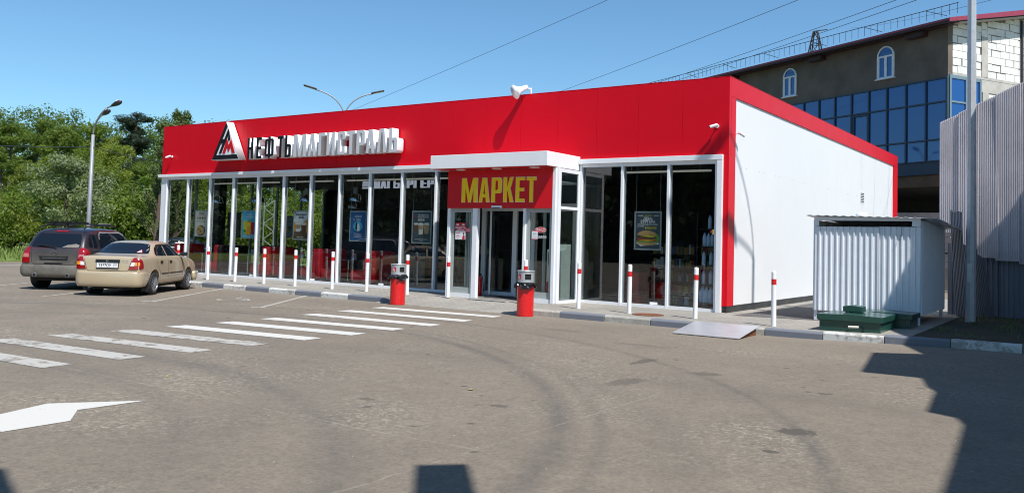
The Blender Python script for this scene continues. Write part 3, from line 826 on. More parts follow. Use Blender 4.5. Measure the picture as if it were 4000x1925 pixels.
# open swing leaf seen through the doorway: white upper panel, dark lower glass
lf = Matrix.Translation((-6.86, 0.16, 0)) @ Matrix.Rotation(R(-52), 4, 'Z')
leaf = MB()
for q in ((0, 0.06, -0.02, 0.02, 0.05, 2.3), (0.40, 0.46, -0.02, 0.02, 0.05, 2.3), (0.061, 0.399, -0.02, 0.02, 0.05, 0.15), (0.061, 0.399, -0.02, 0.02, 1.22, 1.26), (0.061, 0.399, -0.02, 0.02, 2.22, 2.3)): leaf.box(*q, mtx=lf)
lo = leaf.build('swing_leaf', 'frame_white', porch)
MB().box(0.061, 0.399, -0.012, 0.012, 1.262, 2.05, mtx=lf).build('leaf_panel', 'bin_grey', lo)
MB().box(0.061, 0.399, -0.005, 0.005, 0.152, 1.218, mtx=lf).build('glass_pane', 'door_glass', lo)
MB().box(0.061, 0.399, -0.005, 0.005, 2.052, 2.218, mtx=lf).build('glass_pane', 'door_glass', lo)

# door motion sensor
s = MB().prism([(-1.21, 2.345), (-1.14, 2.335), (-1.14, 2.40), (-1.19, 2.40)], 'x', -5.86, -5.55)
so = single(s, 'door_sensor', 'white_trim', 'white motion sensor under the market sign above the doorway', 'sensor', bevel=0.008)
MB().box(-5.83, -5.58, -1.213, -1.195, 2.336, 2.352).build('sensor_lens', 'black_plastic', so)

# ---------------------------------------------------------------- lettering
def hole_rect(a, b, c, d): return [(a, c), (b, c), (b, d), (a, d)]
GL = {
 'Н': [[(0,0),(.36,0),(.36,.43),(.64,.43),(.64,0),(1,0),(1,1),(.64,1),(.64,.57),(.36,.57),(.36,1),(0,1)]],
 'Е': [[(0,0),(1,0),(1,.13),(.42,.13),(.42,.435),(.92,.435),(.92,.565),(.42,.565),(.42,.87),(1,.87),(1,1),(0,1)]],
 'Т': [[(.31,0),(.69,0),(.69,.86),(1,.86),(1,1),(0,1),(0,.86),(.31,.86)]],
 'Ь': [[(0,0),(.80,0),(.94,.03),(1,.10),(1,.50),(.94,.57),(.80,.60),(.38,.60),(.38,1),(0,1)], [(.38,.12),(.38,.48),(.58,.48),(.64,.44),(.64,.16),(.58,.12)]],
 'М': [[(0,0),(.24,0),(.24,.62),(.42,0),(.58,0),(.76,.62),(.76,0),(1,0),(1,1),(.70,1),(.5,.36),(.30,1),(0,1)]],
 'А': [[(0,0),(.32,0),(.37,.2),(.63,.2),(.68,0),(1,0),(.72,1),(.28,1)], [(.41,.33),(.59,.33),(.50,.82)]],
 'Г': [[(0,0),(.42,0),(.42,.86),(1,.86),(1,1),(0,1)]],
 'И': [[(0,0),(.30,0),(.66,.55),(.66,0),(1,0),(1,1),(.70,1),(.34,.45),(.34,1),(0,1)]],
 'С': [[(.18,0),(.82,0),(.95,.03),(1,.09),(1,.36),(.64,.36),(.64,.13),(.36,.13),(.36,.87),(.64,.87),(.64,.66),(1,.66),(1,.91),(.95,.97),(.82,1),(.18,1),(.05,.97),(0,.91),(0,.09),(.05,.03)]],
 'Р': [[(0,0),(.38,0),(.38,.36),(.80,.36),(.94,.39),(1,.46),(1,.90),(.94,.97),(.80,1),(0,1)], [(.38,.49),(.38,.88),(.58,.88),(.64,.84),(.64,.53),(.58,.49)]],
 'Л': [[(0,0),(.30,0),(.45,.85),(.55,.85),(.70,0),(1,0),(.76,1),(.24,1)]],
 'Ф': [[(.36,0),(.64,0),(.64,.09),(.84,.09),(.95,.13),(1,.20),(1,.80),(.95,.87),(.84,.91),(.64,.91),(.64,1),(.36,1),(.36,.91),(.16,.91),(.05,.87),(0,.80),(0,.20),(.05,.13),(.16,.09),(.36,.09)], hole_rect(.24,.36,.20,.80), hole_rect(.64,.76,.20,.80)],
 'К': [[(0,0),(.37,0),(.37,.40),(.42,.48),(.66,0),(1,0),(.69,.55),(.98,1),(.62,1),(.37,.60),(.37,1),(0,1)]],
 'Б': [[(0,0),(1,0),(1,.60),(.25,.60),(.25,.85),(1,.85),(1,1),(0,1)], hole_rect(.25,.75,.15,.45)],
 'У': [[(.2,0),(.5,0),(1,1),(.75,1),(.52,.5),(.25,1),(0,1),(.38,.32)]],
}
def letter(ch, x0, x1, z0, z1, yf, depth, mats, parent, bev=0.0025):
    me = shape2d([[(u*(x1-x0), v*(z1-z0)) for u, v in lp] for lp in GL[ch]], depth-2*bev, bev)
    o = put('letter', me, mats, parent, (x0, yf+depth/2, z0))
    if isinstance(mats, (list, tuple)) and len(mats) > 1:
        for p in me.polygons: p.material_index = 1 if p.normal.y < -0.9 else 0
    return o
sign = empty('store_name_sign', (-13.4, -0.03, 4.02), 'raised store name lettering, five black and ten white letters on the red fascia', 'sign')
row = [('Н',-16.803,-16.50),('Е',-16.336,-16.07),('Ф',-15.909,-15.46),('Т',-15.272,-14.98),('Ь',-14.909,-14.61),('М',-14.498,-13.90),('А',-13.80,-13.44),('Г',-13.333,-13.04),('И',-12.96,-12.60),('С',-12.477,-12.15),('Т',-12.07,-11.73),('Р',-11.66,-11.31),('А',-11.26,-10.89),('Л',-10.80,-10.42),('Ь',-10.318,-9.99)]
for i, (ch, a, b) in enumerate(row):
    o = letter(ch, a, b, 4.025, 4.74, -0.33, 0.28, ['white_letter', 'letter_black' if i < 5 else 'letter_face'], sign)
# brackets that carry the letters off the panel
for x in (-16.6, -14.7, -13.0, -11.5, -10.2): MB().box(x-0.02, x+0.02, -0.052, 0.0, 4.30, 4.34).build('bracket', 'steel_dark', sign)

# triangular emblem
lx, lz, lw, lh = -18.735, 4.045, 1.49, 1.325
def TP(u, v): return (u*lw, v*lh)
logo = empty('triangle_emblem', (-18.0, -0.03, 4.04), 'white edged triangular emblem with black and red bars beside the store name', 'emblem')
put('body', shape2d([[TP(0,0), TP(1,0), TP(.5,1)]], 0.30), 'white_letter', logo, (lx, -0.18, lz))
def SH(a, v): return TP(a+0.5*v, v)
Hs = [SH(.015,.015), SH(.145,.015), SH(.145,.15), SH(.115,.15), SH(.115,.43), SH(.185,.43), SH(.185,.15), SH(.285,.15), SH(.285,.70), SH(.185,.80), SH(.185,.54), SH(.115,.54), SH(.115,.87), SH(.015,.965)]
put('black_bar', shape2d([[SH(.015,.015), TP(.985,.015), TP(.925,.125), SH(.115,.125), SH(.115,.43), SH(.185,.43), SH(.185,.165), SH(.275,.165), SH(.275,.715), SH(.185,.80), SH(.185,.54), SH(.115,.54), SH(.115,.87), SH(.015,.965)]], 0.014), 'letter_black', logo, (lx, -0.338, lz))
put('red_letter', shape2d([[TP(.40,.165), TP(.50,.165), TP(.555,.33), TP(.625,.19), TP(.695,.33), TP(.75,.165), TP(.85,.165), TP(.70,.54), TP(.625,.37), TP(.55,.54)]], 0.014), 'red_sign', logo, (lx, -0.338, lz))
dr = [TP(.625+0.05*math.sin(R(a))*1.0, .50+0.055*(1-math.cos(R(a)))*0.9) for a in range(-110, 111, 20)]
put('drop', shape2d([[TP(.585,.53), TP(.60,.50), TP(.625,.485), TP(.65,.50), TP(.665,.53), TP(.66,.58), TP(.625,.70), TP(.59,.58)]], 0.014), 'letter_black', logo, (lx, -0.338, lz))
for x in (-18.4, -17.6): MB().box(x-0.03, x+0.03, -0.03, 0.0, 4.2, 4.3).build('bracket', 'steel_dark', logo)

# market sign over the doors
mk = empty('market_sign', (-5.7, -1.09, 2.34), 'red sign board with yellow market lettering over the doorway', 'sign')
MB().box(-7.348, -4.052, -1.155, -1.06, 2.337, 3.325).build('sign_board', 'red_sign', mk, bevel=0.003)
for ch, a, b in (('М',-6.858,-6.345),('А',-6.285,-5.955),('Р',-5.884,-5.575),('К',-5.512,-5.205),('Е',-5.131,-4.865),('Т',-4.80,-4.525)):
    o = letter(ch, a-0.012, b+0.012, 2.483, 3.127, -1.162, 0.006, 'print_cream', mk, 0.0)
    letter(ch, a, b, 2.495, 3.115, -1.172, 0.008, 'letter_yellow', mk, 0.0)

# ---------------------------------------------------------------- things fixed to the store
def cctv(loc, aim, wall, label):
    c = empty('security_camera', loc, label, 'camera', 'security cameras on the store')
    a = Vector(loc); d = Vector(aim).normalized(); wv = Vector(wall).normalized()
    MB().tube([a-wv*0.0, a+wv*0.02], 0.045, 12).build('mount', 'white_trim', c, smooth=False)
    MB().tube([a+wv*0.02, a+wv*0.10, a+wv*0.13+d*0.02], 0.014, 8).build('arm', 'white_trim', c)
    b = a+wv*0.14-d*0.02
    body = MB().tube([b-d*0.04, b-d*0.035, b+d*0.14, b+d*0.15], [0.025, 0.036, 0.036, 0.032], 14).build('housing', 'white_trim', c)
    MB().tube([b+d*0.151, b+d*0.157], 0.026, 14).build('lens', 'black_plastic', body)
    return c
cctv((-21.56, 0.0, 4.30), (-0.75, -0.5, -0.35), (0, -1, 0), 'small white security camera at the far end of the red fascia')
cctv((-0.29, 0.0, 4.30), (-0.80, -0.5, -0.30), (0, -1, 0), 'small white security camera on the red fascia near the corner')
cctv((-0.032, 0.20+0.24, 4.16), (0.35, 0.85, -0.35), (1, 0, 0), 'small white security camera at the edge of the white side wall')

hs = empty('loudspeaker', (-5.60, -0.02, HT), 'white horn loudspeaker on the edge of the store roof', 'loudspeaker')
d = Vector((-0.42, -0.80, -0.42)).normalized(); c0 = Vector((-5.68, -0.10, 5.60))
MB().tube([(-5.56, 0.05, HT+0.0125), (-5.56, 0.05, 5.62)], 0.022, 10).build('post', 'white_trim', hs)
MB().tube([c0-d*0.10, c0-d*0.09, c0+d*0.06, c0+d*0.16, c0+d*0.26, c0+d*0.31, c0+d*0.315, c0+d*0.26, c0+d*0.14, c0+d*0.06], [0.05, 0.065, 0.075, 0.10, 0.155, 0.20, 0.19, 0.145, 0.08, 0.05], 20).build('horn', 'white_trim', hs, smooth=True)
MB().tube([c0+d*0.08, c0+d*0.22], [0.045, 0.035], 12).build('driver', 'white_trim', hs)
MB().tube([c0, Vector((-5.56, 0.05, 5.60))], 0.018, 8).build('yoke', 'white_trim', hs)

# ---------------------------------------------------------------- posters hung behind the glass
def poster(x0, x1, z0, z1, y, label, ground, items, frame='print_grey', wires=True):
    p = empty('poster', ((x0+x1)/2, y, z0), label, 'poster', 'posters behind the shop glass')
    fr = MB()
    for q in ((x0, x1, z0, z0+0.035), (x0, x1, z1-0.035, z1), (x0, x0+0.035, z0+0.036, z1-0.036), (x1-0.035, x1, z0+0.036, z1-0.036)): fr.box(q[0], q[1], y-0.012, y+0.012, q[2], q[3])
    fr.build('frame', frame, p)
    MB().box(x0+0.036, x1-0.036, y-0.004, y+0.004, z0+0.036, z1-0.036).build('sheet', ground, p)
    if wires:
        for x in (x0+0.04, x1-0.04): MB().tube([(x, y, z1), (x, y, 3.60)], 0.003, 5).build('wire', 'galvanised', p)
    W, Hh = x1-x0, z1-z0; lay = 0
    for it in items:
        lay += 1; yy = y-0.006-0.0008*lay
        if it[0] == 'text':
            _, body, u, v, size, mt = it[:6]
            put('print', text_mesh(body, size*Hh, offset=0.0016*(it[6] if len(it) > 6 else 1)), mt, p, (x0+u*W, yy, z0+v*Hh))
        elif it[0] == 'poly':
            _, pts, mt = it
            put('print', shape2d([[(a*W, b*Hh) for a, b in pts]], 0.0), mt, p, (x0, yy, z0))
    return p
def disc(cx, cy, rx, ry, n=20, a0=0, a1=360): return [(cx+rx*math.cos(R(a0+(a1-a0)*k/n)), cy+ry*math.sin(R(a0+(a1-a0)*k/n))) for k in range(n if a1-a0 == 360 else n+1)]
def cup(cx, z0, z1, w0, w1): return [(cx-w0, z0), (cx+w0, z0), (cx+w1, z1), (cx-w1, z1)]

poster(-20.36, -19.60, 1.35, 2.31, 0.25, 'cream cookie poster with a round cookie, in the window nearest the gold car', 'print_cream',
    [('text', 'КУКИС', .5, .84, .10, 'print_brown', 2), ('poly', hole_rect(.25, .75, .80, .815), 'print_red')]+[('poly', disc(.2+.2*k, .71, .075, .045), ('print_bun', 'print_brown', 'print_brown', 'print_bun')[k]) for k in range(4)]+
    [('poly', hole_rect(.15, .85, .555+.03*k, .565+.03*k), 'print_grey') for k in range(3)]+[('poly', disc(.5, .24, .33, .20), 'print_brown'), ('poly', disc(.42, .25, .24, .17), 'print_bun'), ('poly', disc(.36, .28, .06, .04), 'print_brown'), ('poly', disc(.48, .20, .06, .04), 'print_brown'), ('poly', disc(.66, .24, .10, .13), 'print_coffee')])
poster(-19.32, -18.60, 1.37, 2.27, 0.9, 'dark brown menu poster standing back behind the cookie poster', 'print_dark', [('poly', hole_rect(.12, .88, .2+.08*k, .225+.08*k), 'print_brown') for k in range(7)], 'black_plastic')
poster(-17.69, -16.90, 1.34, 2.32, 0.25, 'turquoise lemonade poster with orange drinks', 'print_blue',
    [('text', 'УТОЛИ', .52, .83, .075, 'print_white'), ('text', 'ЖАЖДУ!', .52, .74, .09, 'print_white', 2), ('poly', cup(.27, .16, .62, .10, .15), 'print_yellow'), ('poly', cup(.52, .14, .60, .12, .17), 'print_orange'), ('poly', cup(.76, .18, .58, .08, .11), 'print_red'), ('poly', disc(.46, .50, .14, .07), 'print_yellow'), ('poly', disc(.24, .26, .11, .07), 'print_green'), ('poly', disc(.55, .63, .10, .045), 'print_green'), ('poly', disc(.80, .20, .08, .05), 'print_red'), ('poly', disc(.50, .17, .16, .05), 'print_orange'), ('poly', hole_rect(.12, .40, .085, .10), 'print_white'), ('poly', hole_rect(.58, .86, .085, .10), 'print_white')])
poster(-16.30, -15.58, 1.41, 2.15, 0.8, 'small black framed dark green food poster', 'print_slate', [('poly', disc(.4, .38, .22, .13), 'print_brown'), ('poly', disc(.68, .45, .16, .1), 'print_dark'), ('poly', hole_rect(.2, .8, .72, .75), 'print_dark')], 'black_plastic')
poster(-15.02, -14.28, 1.35, 2.31, 0.25, 'white and brown chocolate drink poster with two cups', 'print_white',
    [('poly', [(0.05,.04),(.95,.04),(.95,.42),(.6,.30),(.05,.42)], 'print_brown'), ('poly', [(.05,.25),(.16,.30),(.26,.60),(.05,.62)], 'print_orange'), ('poly', [(.95,.25),(.80,.30),(.72,.62),(.95,.74)], 'print_orange'), ('poly', cup(.33, .28, .60, .14, .19), 'print_white'), ('poly', cup(.33, .38, .52, .155, .178), 'print_coffee'), ('poly', disc(.33, .60, .20, .05), 'print_cream'), ('poly', cup(.70, .22, .54, .13, .17), 'print_brown'), ('poly', disc(.70, .55, .18, .05), 'print_cream'), ('text', 'Шоколадный', .5, .84, .085, 'print_dark', 1.5), ('text', 'драйв', .52, .745, .085, 'print_dark', 1.5), ('poly', disc(.12, .94, .06, .025), 'print_red'), ('text', 'Дольче Какао', .5, .085, .05, 'print_white')])
poster(-12.40, -11.67, 1.36, 2.31, 0.25, 'dark blue device poster, left of the coffee poster', 'print_navy',
    [('text', 'УПРОСТИТЕ ЖИЗНЬ', .5, .83, .034, 'print_white', .6), ('text', 'К УДОВОЛЬСТВИЮ', .5, .785, .034, 'print_white', .6), ('text', 'IQOS', .52, .68, .085, 'print_white', .8), ('poly', [(.19,.74),(.26,.735),(.30,.70),(.25,.71)], 'print_white'), ('poly', disc(.5, .50, .28, .16), 'print_blue'), ('poly', [(.36,.38),(.46,.38),(.46,.60),(.41,.63),(.36,.60)], 'print_dark'), ('poly', [(.47,.34),(.60,.34),(.60,.50),(.54,.58),(.47,.58)], 'print_white')]+[('poly', hole_rect(.28, .74, .15+.035*k, .162+.035*k), 'print_white') for k in range(4)])
poster(-9.81, -9.05, 1.355, 2.32, 0.25, 'slate coffee poster with three tall glasses', 'print_slate',
    [('text', 'НА НАШИХ АЗС', .58, .85, .052, 'print_white', 1), ('text', 'ВСЕГДА ВКУСНЫЙ', .58, .79, .046, 'print_white', .8), ('text', 'КОФЕ!', .47, .69, .085, 'print_white', 2), ('poly', [(.13,.79),(.23,.79),(.18,.88)], 'print_red'), ('poly', cup(.22, .36, .60, .09, .12), 'print_brown'), ('poly', disc(.22, .60, .13, .035), 'print_cream'), ('poly', cup(.47, .28, .60, .10, .135), 'print_cream'), ('poly', cup(.47, .44, .55, .115, .13), 'print_coffee'), ('poly', cup(.76, .30, .60, .10, .14), 'print_coffee'), ('poly', disc(.76, .60, .14, .04), 'print_cream'), ('poly', disc(.47, .60, .135, .035), 'print_white'), ('text', '100% БРАЗИЛЬСКАЯ АРАБИКА', .5, .12, .034, 'print_white', .6), ('text', 'НА ВКУС!', .5, .08, .03, 'print_white', .6)])
poster(-2.496, -1.768, 1.375, 2.325, 0.25, 'slate burger day poster with a big cheeseburger', 'print_slate',
    [('text', 'КАЖДОЕ', .22, .875, .036, 'print_white', .8), ('text', '27 ЧИСЛО', .52, .875, .04, 'print_yellow', .8), ('text', 'МЕСЯЦА', .81, .875, .036, 'print_white', .8), ('text', 'ДЕНЬ', .5, .78, .095, 'print_white', 2), ('text', 'БУРГЕРА', .5, .70, .095, 'print_white', 2), ('text', 'ПРИ ПОКУПКЕ МАГБУРГЕРА', .5, .645, .041, 'print_white', .7), ('text', 'ВТОРОЙ', .24, .595, .045, 'print_white', .7), ('poly', hole_rect(.40, .82, .535, .61), 'print_yellow'), ('poly', hole_rect(.412, .808, .542, .603), 'print_slate'), ('text', 'В ПОДАРОК!', .61, .555, .048, 'print_yellow', 1.2),
     ('poly', [(.06,.19),(.25,.10),(.95,.16),(.80,.26)], 'print_white'), ('poly', disc(.80, .30, .14, .13), 'print_green'), ('poly', disc(.48, .185, .36, .065), 'print_bun'), ('poly', disc(.48, .225, .40, .035), 'print_green'), ('poly', hole_rect(.13, .84, .235, .285), 'print_red'), ('poly', [(.14,.27),(.82,.27),(.55,.22)], 'print_orange'), ('poly', disc(.48, .32, .36, .045), 'print_brown'), ('poly', [(.14,.38),(.80,.375),(.70,.325)], 'print_yellow'), ('poly', disc(.48, .385, .36, .12, 24, 0, 180), 'print_bun')])
# notices on the side lights of the doorway
nt = empty('job_notice', (-6.93, -1.08, 1.51), 'red and white job notice on the glass by the doorway', 'notice')
MB().box(-7.10, -6.765, -1.0835, -1.078, 1.51, 1.735).build('sheet', 'print_white', nt)
MB().box(-7.10, -6.765, -1.0835, -1.078, 1.737, 1.95).build('sheet', 'print_red', nt)
put('print', text_mesh('РАБОТА', 0.085, offset=0.002), 'print_white', nt, (-6.932, -1.0845, 1.79))
put('print', text_mesh('8 (800) 700 44 42', 0.034, offset=0.0008), 'print_white', nt, (-6.932, -1.0845, 1.75))
put('print', shape2d([disc(0, 0, 0.045, 0.02)], 0), 'print_cream', nt, (-7.03, -1.0845, 1.90)); put('print', shape2d([disc(0, 0, 0.045, 0.02)], 0), 'print_cream', nt, (-6.84, -1.0845, 1.90))
put('print', shape2d([[(-.03, 0), (.03, 0), (0, .05)]], 0), 'print_slate', nt, (-6.935, -1.0845, 1.88))
for k in range(4): put('print', shape2d([hole_rect(0, 0.11+0.03*(k % 2), 0, 0.012)], 0), 'print_red', nt, (-7.08, -1.0845, 1.55+0.042*k))
put('print', shape2d([[(0,0),(.09,0),(.085,.10),(.06,.12),(.03,.11),(.01,.06)]], 0), 'print_red', nt, (-6.87, -1.0845, 1.515))
put('print', shape2d([disc(0, 0, 0.022, 0.03)], 0), 'print_dark', nt, (-6.82, -1.0845, 1.665))
nt2 = empty('paper_notice', (-4.58, -1.08, 1.56), 'small white paper notice with red edges on the doorway glass', 'notice')
MB().box(-4.665, -4.495, -1.0835, -1.078, 1.575, 1.765).build('sheet', 'print_white', nt2)
MB().box(-4.665, -4.495, -1.0835, -1.078, 1.558, 1.574).build('edge', 'print_red', nt2)
MB().box(-4.665, -4.495, -1.0835, -1.078, 1.766, 1.785).build('edge', 'print_red', nt2)
for k in range(5): put('print', shape2d([hole_rect(0, 0.12, 0, 0.009)], 0), 'print_grey', nt2, (-4.64, -1.0845, 1.60+0.03*k))
en = empty('entrance_sticker', (-4.42, -1.045, 1.75), 'red oval sticker reading entrance on the doorway glass', 'sticker')
put('oval', shape2d([disc(0, 0, 0.165, 0.072, 28)], 0.002), 'print_cream', en, (-4.42, -1.063, 1.80))
put('oval', shape2d([disc(0, 0, 0.155, 0.063, 28)], 0.002), 'print_red', en, (-4.42, -1.0655, 1.80))
put('print', text_mesh('ВХОД', 0.085, offset=0.0012), 'print_white', en, (-4.42, -1.0675, 1.772))
en2 = empty('entrance_sticker', (-6.70, -1.045, 1.75), 'red oval sticker half hidden behind the job notice', 'sticker')
put('oval', shape2d([disc(0, 0, 0.165, 0.072, 28)], 0.002), 'print_red', en2, (-6.76, -1.0655, 1.76))
put('print', text_mesh('ВХОД', 0.085, offset=0.0012), 'print_white', en2, (-6.76, -1.0675, 1.732))
rl = empty('rule_stickers', (-4.35, -1.045, 1.60), 'row of four small black and white rule stickers on the doorway glass', 'stickers')
for k in range(4):
    x = -4.46+k*0.062
    put('disc', shape2d([disc(0, 0, 0.028, 0.036, 16)], 0.002), 'print_white', rl, (x, -1.064, 1.62))
    put('disc', shape2d([disc(0, 0, 0.020, 0.027, 16), ], 0.002), 'print_dark', rl, (x, -1.0665, 1.62))
    put('bar', shape2d([[(-.018,-.022),(-.010,-.026),(.018,.022),(.010,.026)]], 0.001), 'print_white', rl, (x, -1.0685, 1.62))

# ---------------------------------------------------------------- cafe inside
def rbox(w, d, h, r=0.05, seg=3):
    """rounded block centred on x,y, standing on z=0"""
    bm = bmesh.new(); bmesh.ops.create_cube(bm, size=1.0)
    for v in bm.verts: v.co = Vector((v.co.x*w, v.co.y*d, (v.co.z+0.5)*h))
    bmesh.ops.bevel(bm, geom=bm.edges[:]+bm.verts[:], offset=r, segments=seg, affect='EDGES', profile=0.5)
    me = bpy.data.meshes.new('block'); bm.to_mesh(me); bm.free()
    me.polygons.foreach_set('use_smooth', [True]*len(me.polygons)); return me
def sofa(x, y, facing, mt, label, length=1.25):
    s = empty('booth_sofa', (x, y, 0.004), label, 'sofa', 'red booth sofas behind the glass')
    m1 = rbox(0.66, length, 0.34, 0.13); put('seat', m1, mt, s, (x+0.06*facing, y, 0.12), Matrix.Identity(4))
    m2 = rbox(0.20, length, 0.98, 0.07); put('backrest', m2, mt, s, (x-0.30*facing, y, 0.10), Matrix.Rotation(R(-4*facing), 4, 'Y'))
    for dx in (-0.25, 0.25):
        for dy in (-0.5, 0.5): MB().tube([(x+dx, y+dy, 0.005), (x+dx, y+dy, 0.14)], 0.02, 8).build('foot', 'chrome', s)
    return s
sofa(-21.30, 0.98, 1, 'sofa_red', 'red booth sofa at the far west end of the window row')
sofa(-19.62, 0.98, -1, 'sofa_red', 'red booth sofa behind the second window bay, its back to the east')
sofa(-18.70, 0.98, 1, 'sofa_dark', 'dark booth sofa standing back to back with the second red sofa')
sofa(-16.98, 0.98, -1, 'sofa_red', 'red booth sofa behind the fourth window bay with a rounded seat end')
sofa(-16.10, 0.98, 1, 'sofa_red', 'red booth sofa back to back with the rounded one, under the green food poster')
sofa(-14.45, 0.98, -1, 'sofa_red', 'red booth sofa behind the sixth window bay')
sofa(-13.60, 0.98, 1, 'sofa_red', 'red booth sofa back to back with the sixth bay sofa')
sofa(-12.10, 0.98, -1, 'sofa_red', 'last red booth sofa of the row, under the dark blue poster')
sofa(-18.55, 2.75, 1, 'sofa_dark', 'dark booth sofa in the second row that the seated person sits on')
def cafe_table(x, y, label):
    c = empty('cafe_table', (x, y, 0.004), label, 'table', 'cafe tables between the sofas')
    MB().box(x-0.32, x+0.32, y-0.55, y+0.55, 0.745, 0.77).build('table_top', 'table_top', c, bevel=0.008)
    MB().tube([(x, y-0.35, 0.02), (x, y-0.35, 0.744)], 0.03, 10).build('leg', 'chrome', c)
    MB().tube([(x, y+0.35, 0.02), (x, y+0.35, 0.744)], 0.03, 10).build('leg', 'chrome', c)
    MB().box(x-0.22, x+0.22, y-0.40, y+0.40, 0.005, 0.02).build('foot_plate', 'chrome', c)
    mc = empty('table_card', (x+0.15, y-0.25, 0.77), 'small menu card on the '+label.split('cafe table ')[-1], 'menu card', 'menu cards on the cafe tables')
    MB().prism([(-0.05+x+0.15, 0.771), (0.05+x+0.15, 0.771), (x+0.155, 0.97), (x+0.145, 0.97)], 'y', y-0.32, y-0.18).build('card', 'goods_white', mc)
    MB().box(x+0.10, x+0.20, y-0.3215, y-0.3205, 0.80, 0.90).build('print', 'print_blue', mc)
cafe_table(-20.46, 1.05, 'glass topped cafe table between the first two sofas')
cafe_table(-17.84, 1.05, 'glass topped cafe table under the turquoise poster')
cafe_table(-15.28, 1.05, 'glass topped cafe table under the chocolate drink poster')
cafe_table(-12.85, 1.05, 'glass topped cafe table near the dark blue poster')
def pendant(x, y, z, label):
    p = empty('pendant_lamp', (x, y, 3.65), label, 'lamp', 'bell pendant lamps over the cafe tables')
    MB().tube([(x, y, z+0.36), (x, y, 3.655)], 0.008, 6).build('cord', 'black_plastic', p)
    MB().lathe([(0.075, z+0.16), (0.075, z+0.36)], 14, Matrix.Translation((x, y, 0))).build('canister', 'galvanised_dull', p)
    MB().lathe([(0.22, z-0.10), (0.215, z-0.04), (0.19, z+0.04), (0.14, z+0.11), (0.08, z+0.158), (0.075, z+0.15), (0.13, z+0.10), (0.18, z+0.03), (0.205, z-0.04), (0.212, z-0.098)], 20, Matrix.Translation((x, y, 0)), cap=False).build('bell_shade', 'chrome', p, smooth=True)
    MB().lathe([(0.01, z-0.03), (0.05, z+0.0), (0.045, z+0.06), (0.02, z+0.10)], 12, Matrix.Translation((x, y, 0))).build('bulb', 'bulb', p, smooth=True)
pendant(-20.41, 1.2, 2.74, 'chrome bell pendant lamp in the third window bay')
pendant(-18.02, 1.2, 2.74, 'chrome bell pendant lamp beside the turquoise poster')
pendant(-15.50, 1.2, 2.77, 'chrome bell pendant lamp over the chocolate drink poster')
pendant(-15.00, 3.0, 2.62, 'lit bell pendant lamp deeper inside the cafe')
pendant(-13.15, 1.2, 2.77, 'chrome bell pendant lamp over the dark blue poster')
for x0, x1, y, lab in ((-21.4, -17.35, 1.55, 'longest'), (-16.75, -14.6, 1.55, 'second'), (-13.9, -11.5, 1.55, 'third'), (-11.3, -9.0, 1.55, 'fourth'), (-3.4, -0.9, 1.2, 'single')):
    tl = empty('tube_light', ((x0+x1)/2, y, 3.40), {'longest': 'longest ceiling tube light at the west end of the cafe', 'second': 'ceiling tube light ending over the chocolate drink poster', 'third': 'ceiling tube light in front of the burger sign icon', 'fourth': 'ceiling tube light in front of the burger sign lettering', 'single': 'ceiling tube light in the shop beside the corner'}[lab], 'light', 'ceiling tube lights')
    MB().box(x0, x1, y-0.04, y+0.04, 3.36, 3.41).build('tube', 'tube_white', tl, bevel=0.01)
    for x in (x0+0.3, x1-0.3): MB().tube([(x, y, 3.411), (x, y, 3.655)], 0.006, 5).build('hanger', 'galvanised', tl)
# burger bar sign
bs = empty('burger_bar_sign', (-13.0, 3.0, 3.2), 'pale outlined burger bar lettering with a burger icon hung inside the cafe', 'sign')
xs0, xs1 = -14.05, -11.30; n = 9; cw = (xs1-xs0)/n
for i, ch in enumerate('МАГБУРГЕР'):
    a = xs0+i*cw; me = shape2d([[(u*cw*0.84, v*0.30) for u, v in lp] for lp in GL[ch]], 0.04); put('letter', me, 'neon_sign', bs, (a, 3.0, 3.215))
for z0, z1, kk in ((3.215, 3.27, 0), (3.285, 3.33, 1), (3.34, 3.40, 2), (3.41, 3.52, 3)):
    put('icon_layer', shape2d([disc(0.22, 0, 0.22, z1-z0, 16, 0, 180)] if kk == 3 else [hole_rect(0.0, 0.44, 0, z1-z0-0.01)], 0.04), 'neon_sign', bs, (-14.62, 3.0, z0))
for x in (-14.4, -12.7, -11.5): MB().tube([(x, 3.0, 3.5), (x, 3.0, 3.655)], 0.006, 5).build('hanger', 'galvanised', bs)
# counter with pale plank front, till and goods
ct = empty('shop_counter', (-12.6, 5.2, 0.004), 'pale wooden counter deep inside the cafe', 'counter')
MB().box(-14.6, -9.4, 5.0, 5.6, 1.00, 1.04).build('counter_top', 'wall_dark', ct)
for k in range(6): MB().box(-14.55+k*0.2, -14.36+k*0.2, 5.05, 5.08, 0.006, 0.998).build('plank', 'wood_panel', ct)
MB().box(-13.3, -9.4, 5.05, 5.5, 0.006, 0.998).build('counter_body', 'wall_dark', ct)
def goods_block(name, x0, x1, y0, y1, z0, rows, dz, seed, label):
    rn = random.Random(seed); m = MB(); mats = ['goods_red', 'goods_yellow', 'goods_green', 'goods_blue', 'goods_white', 'goods_orange', 'goods_brown']
    for r in range(rows):
        x = x0
        while x < x1-0.05:
            w = rn.uniform(0.05, 0.15); h = rn.uniform(0.4, 0.8)*dz
            m.box(x, min(x1, x+w*0.92), y0+rn.uniform(0, 0.05), y1, z0+r*dz, z0+r*dz+h, mi=rn.randrange(7)); x += w
    return single(m, name, mats, label, 'goods', kind='stuff')
goods_block('counter_goods', -14.5, -9.5, 5.1, 5.3, 1.045, 1, 0.35, 1, 'packets and boxes standing on the cafe counter')
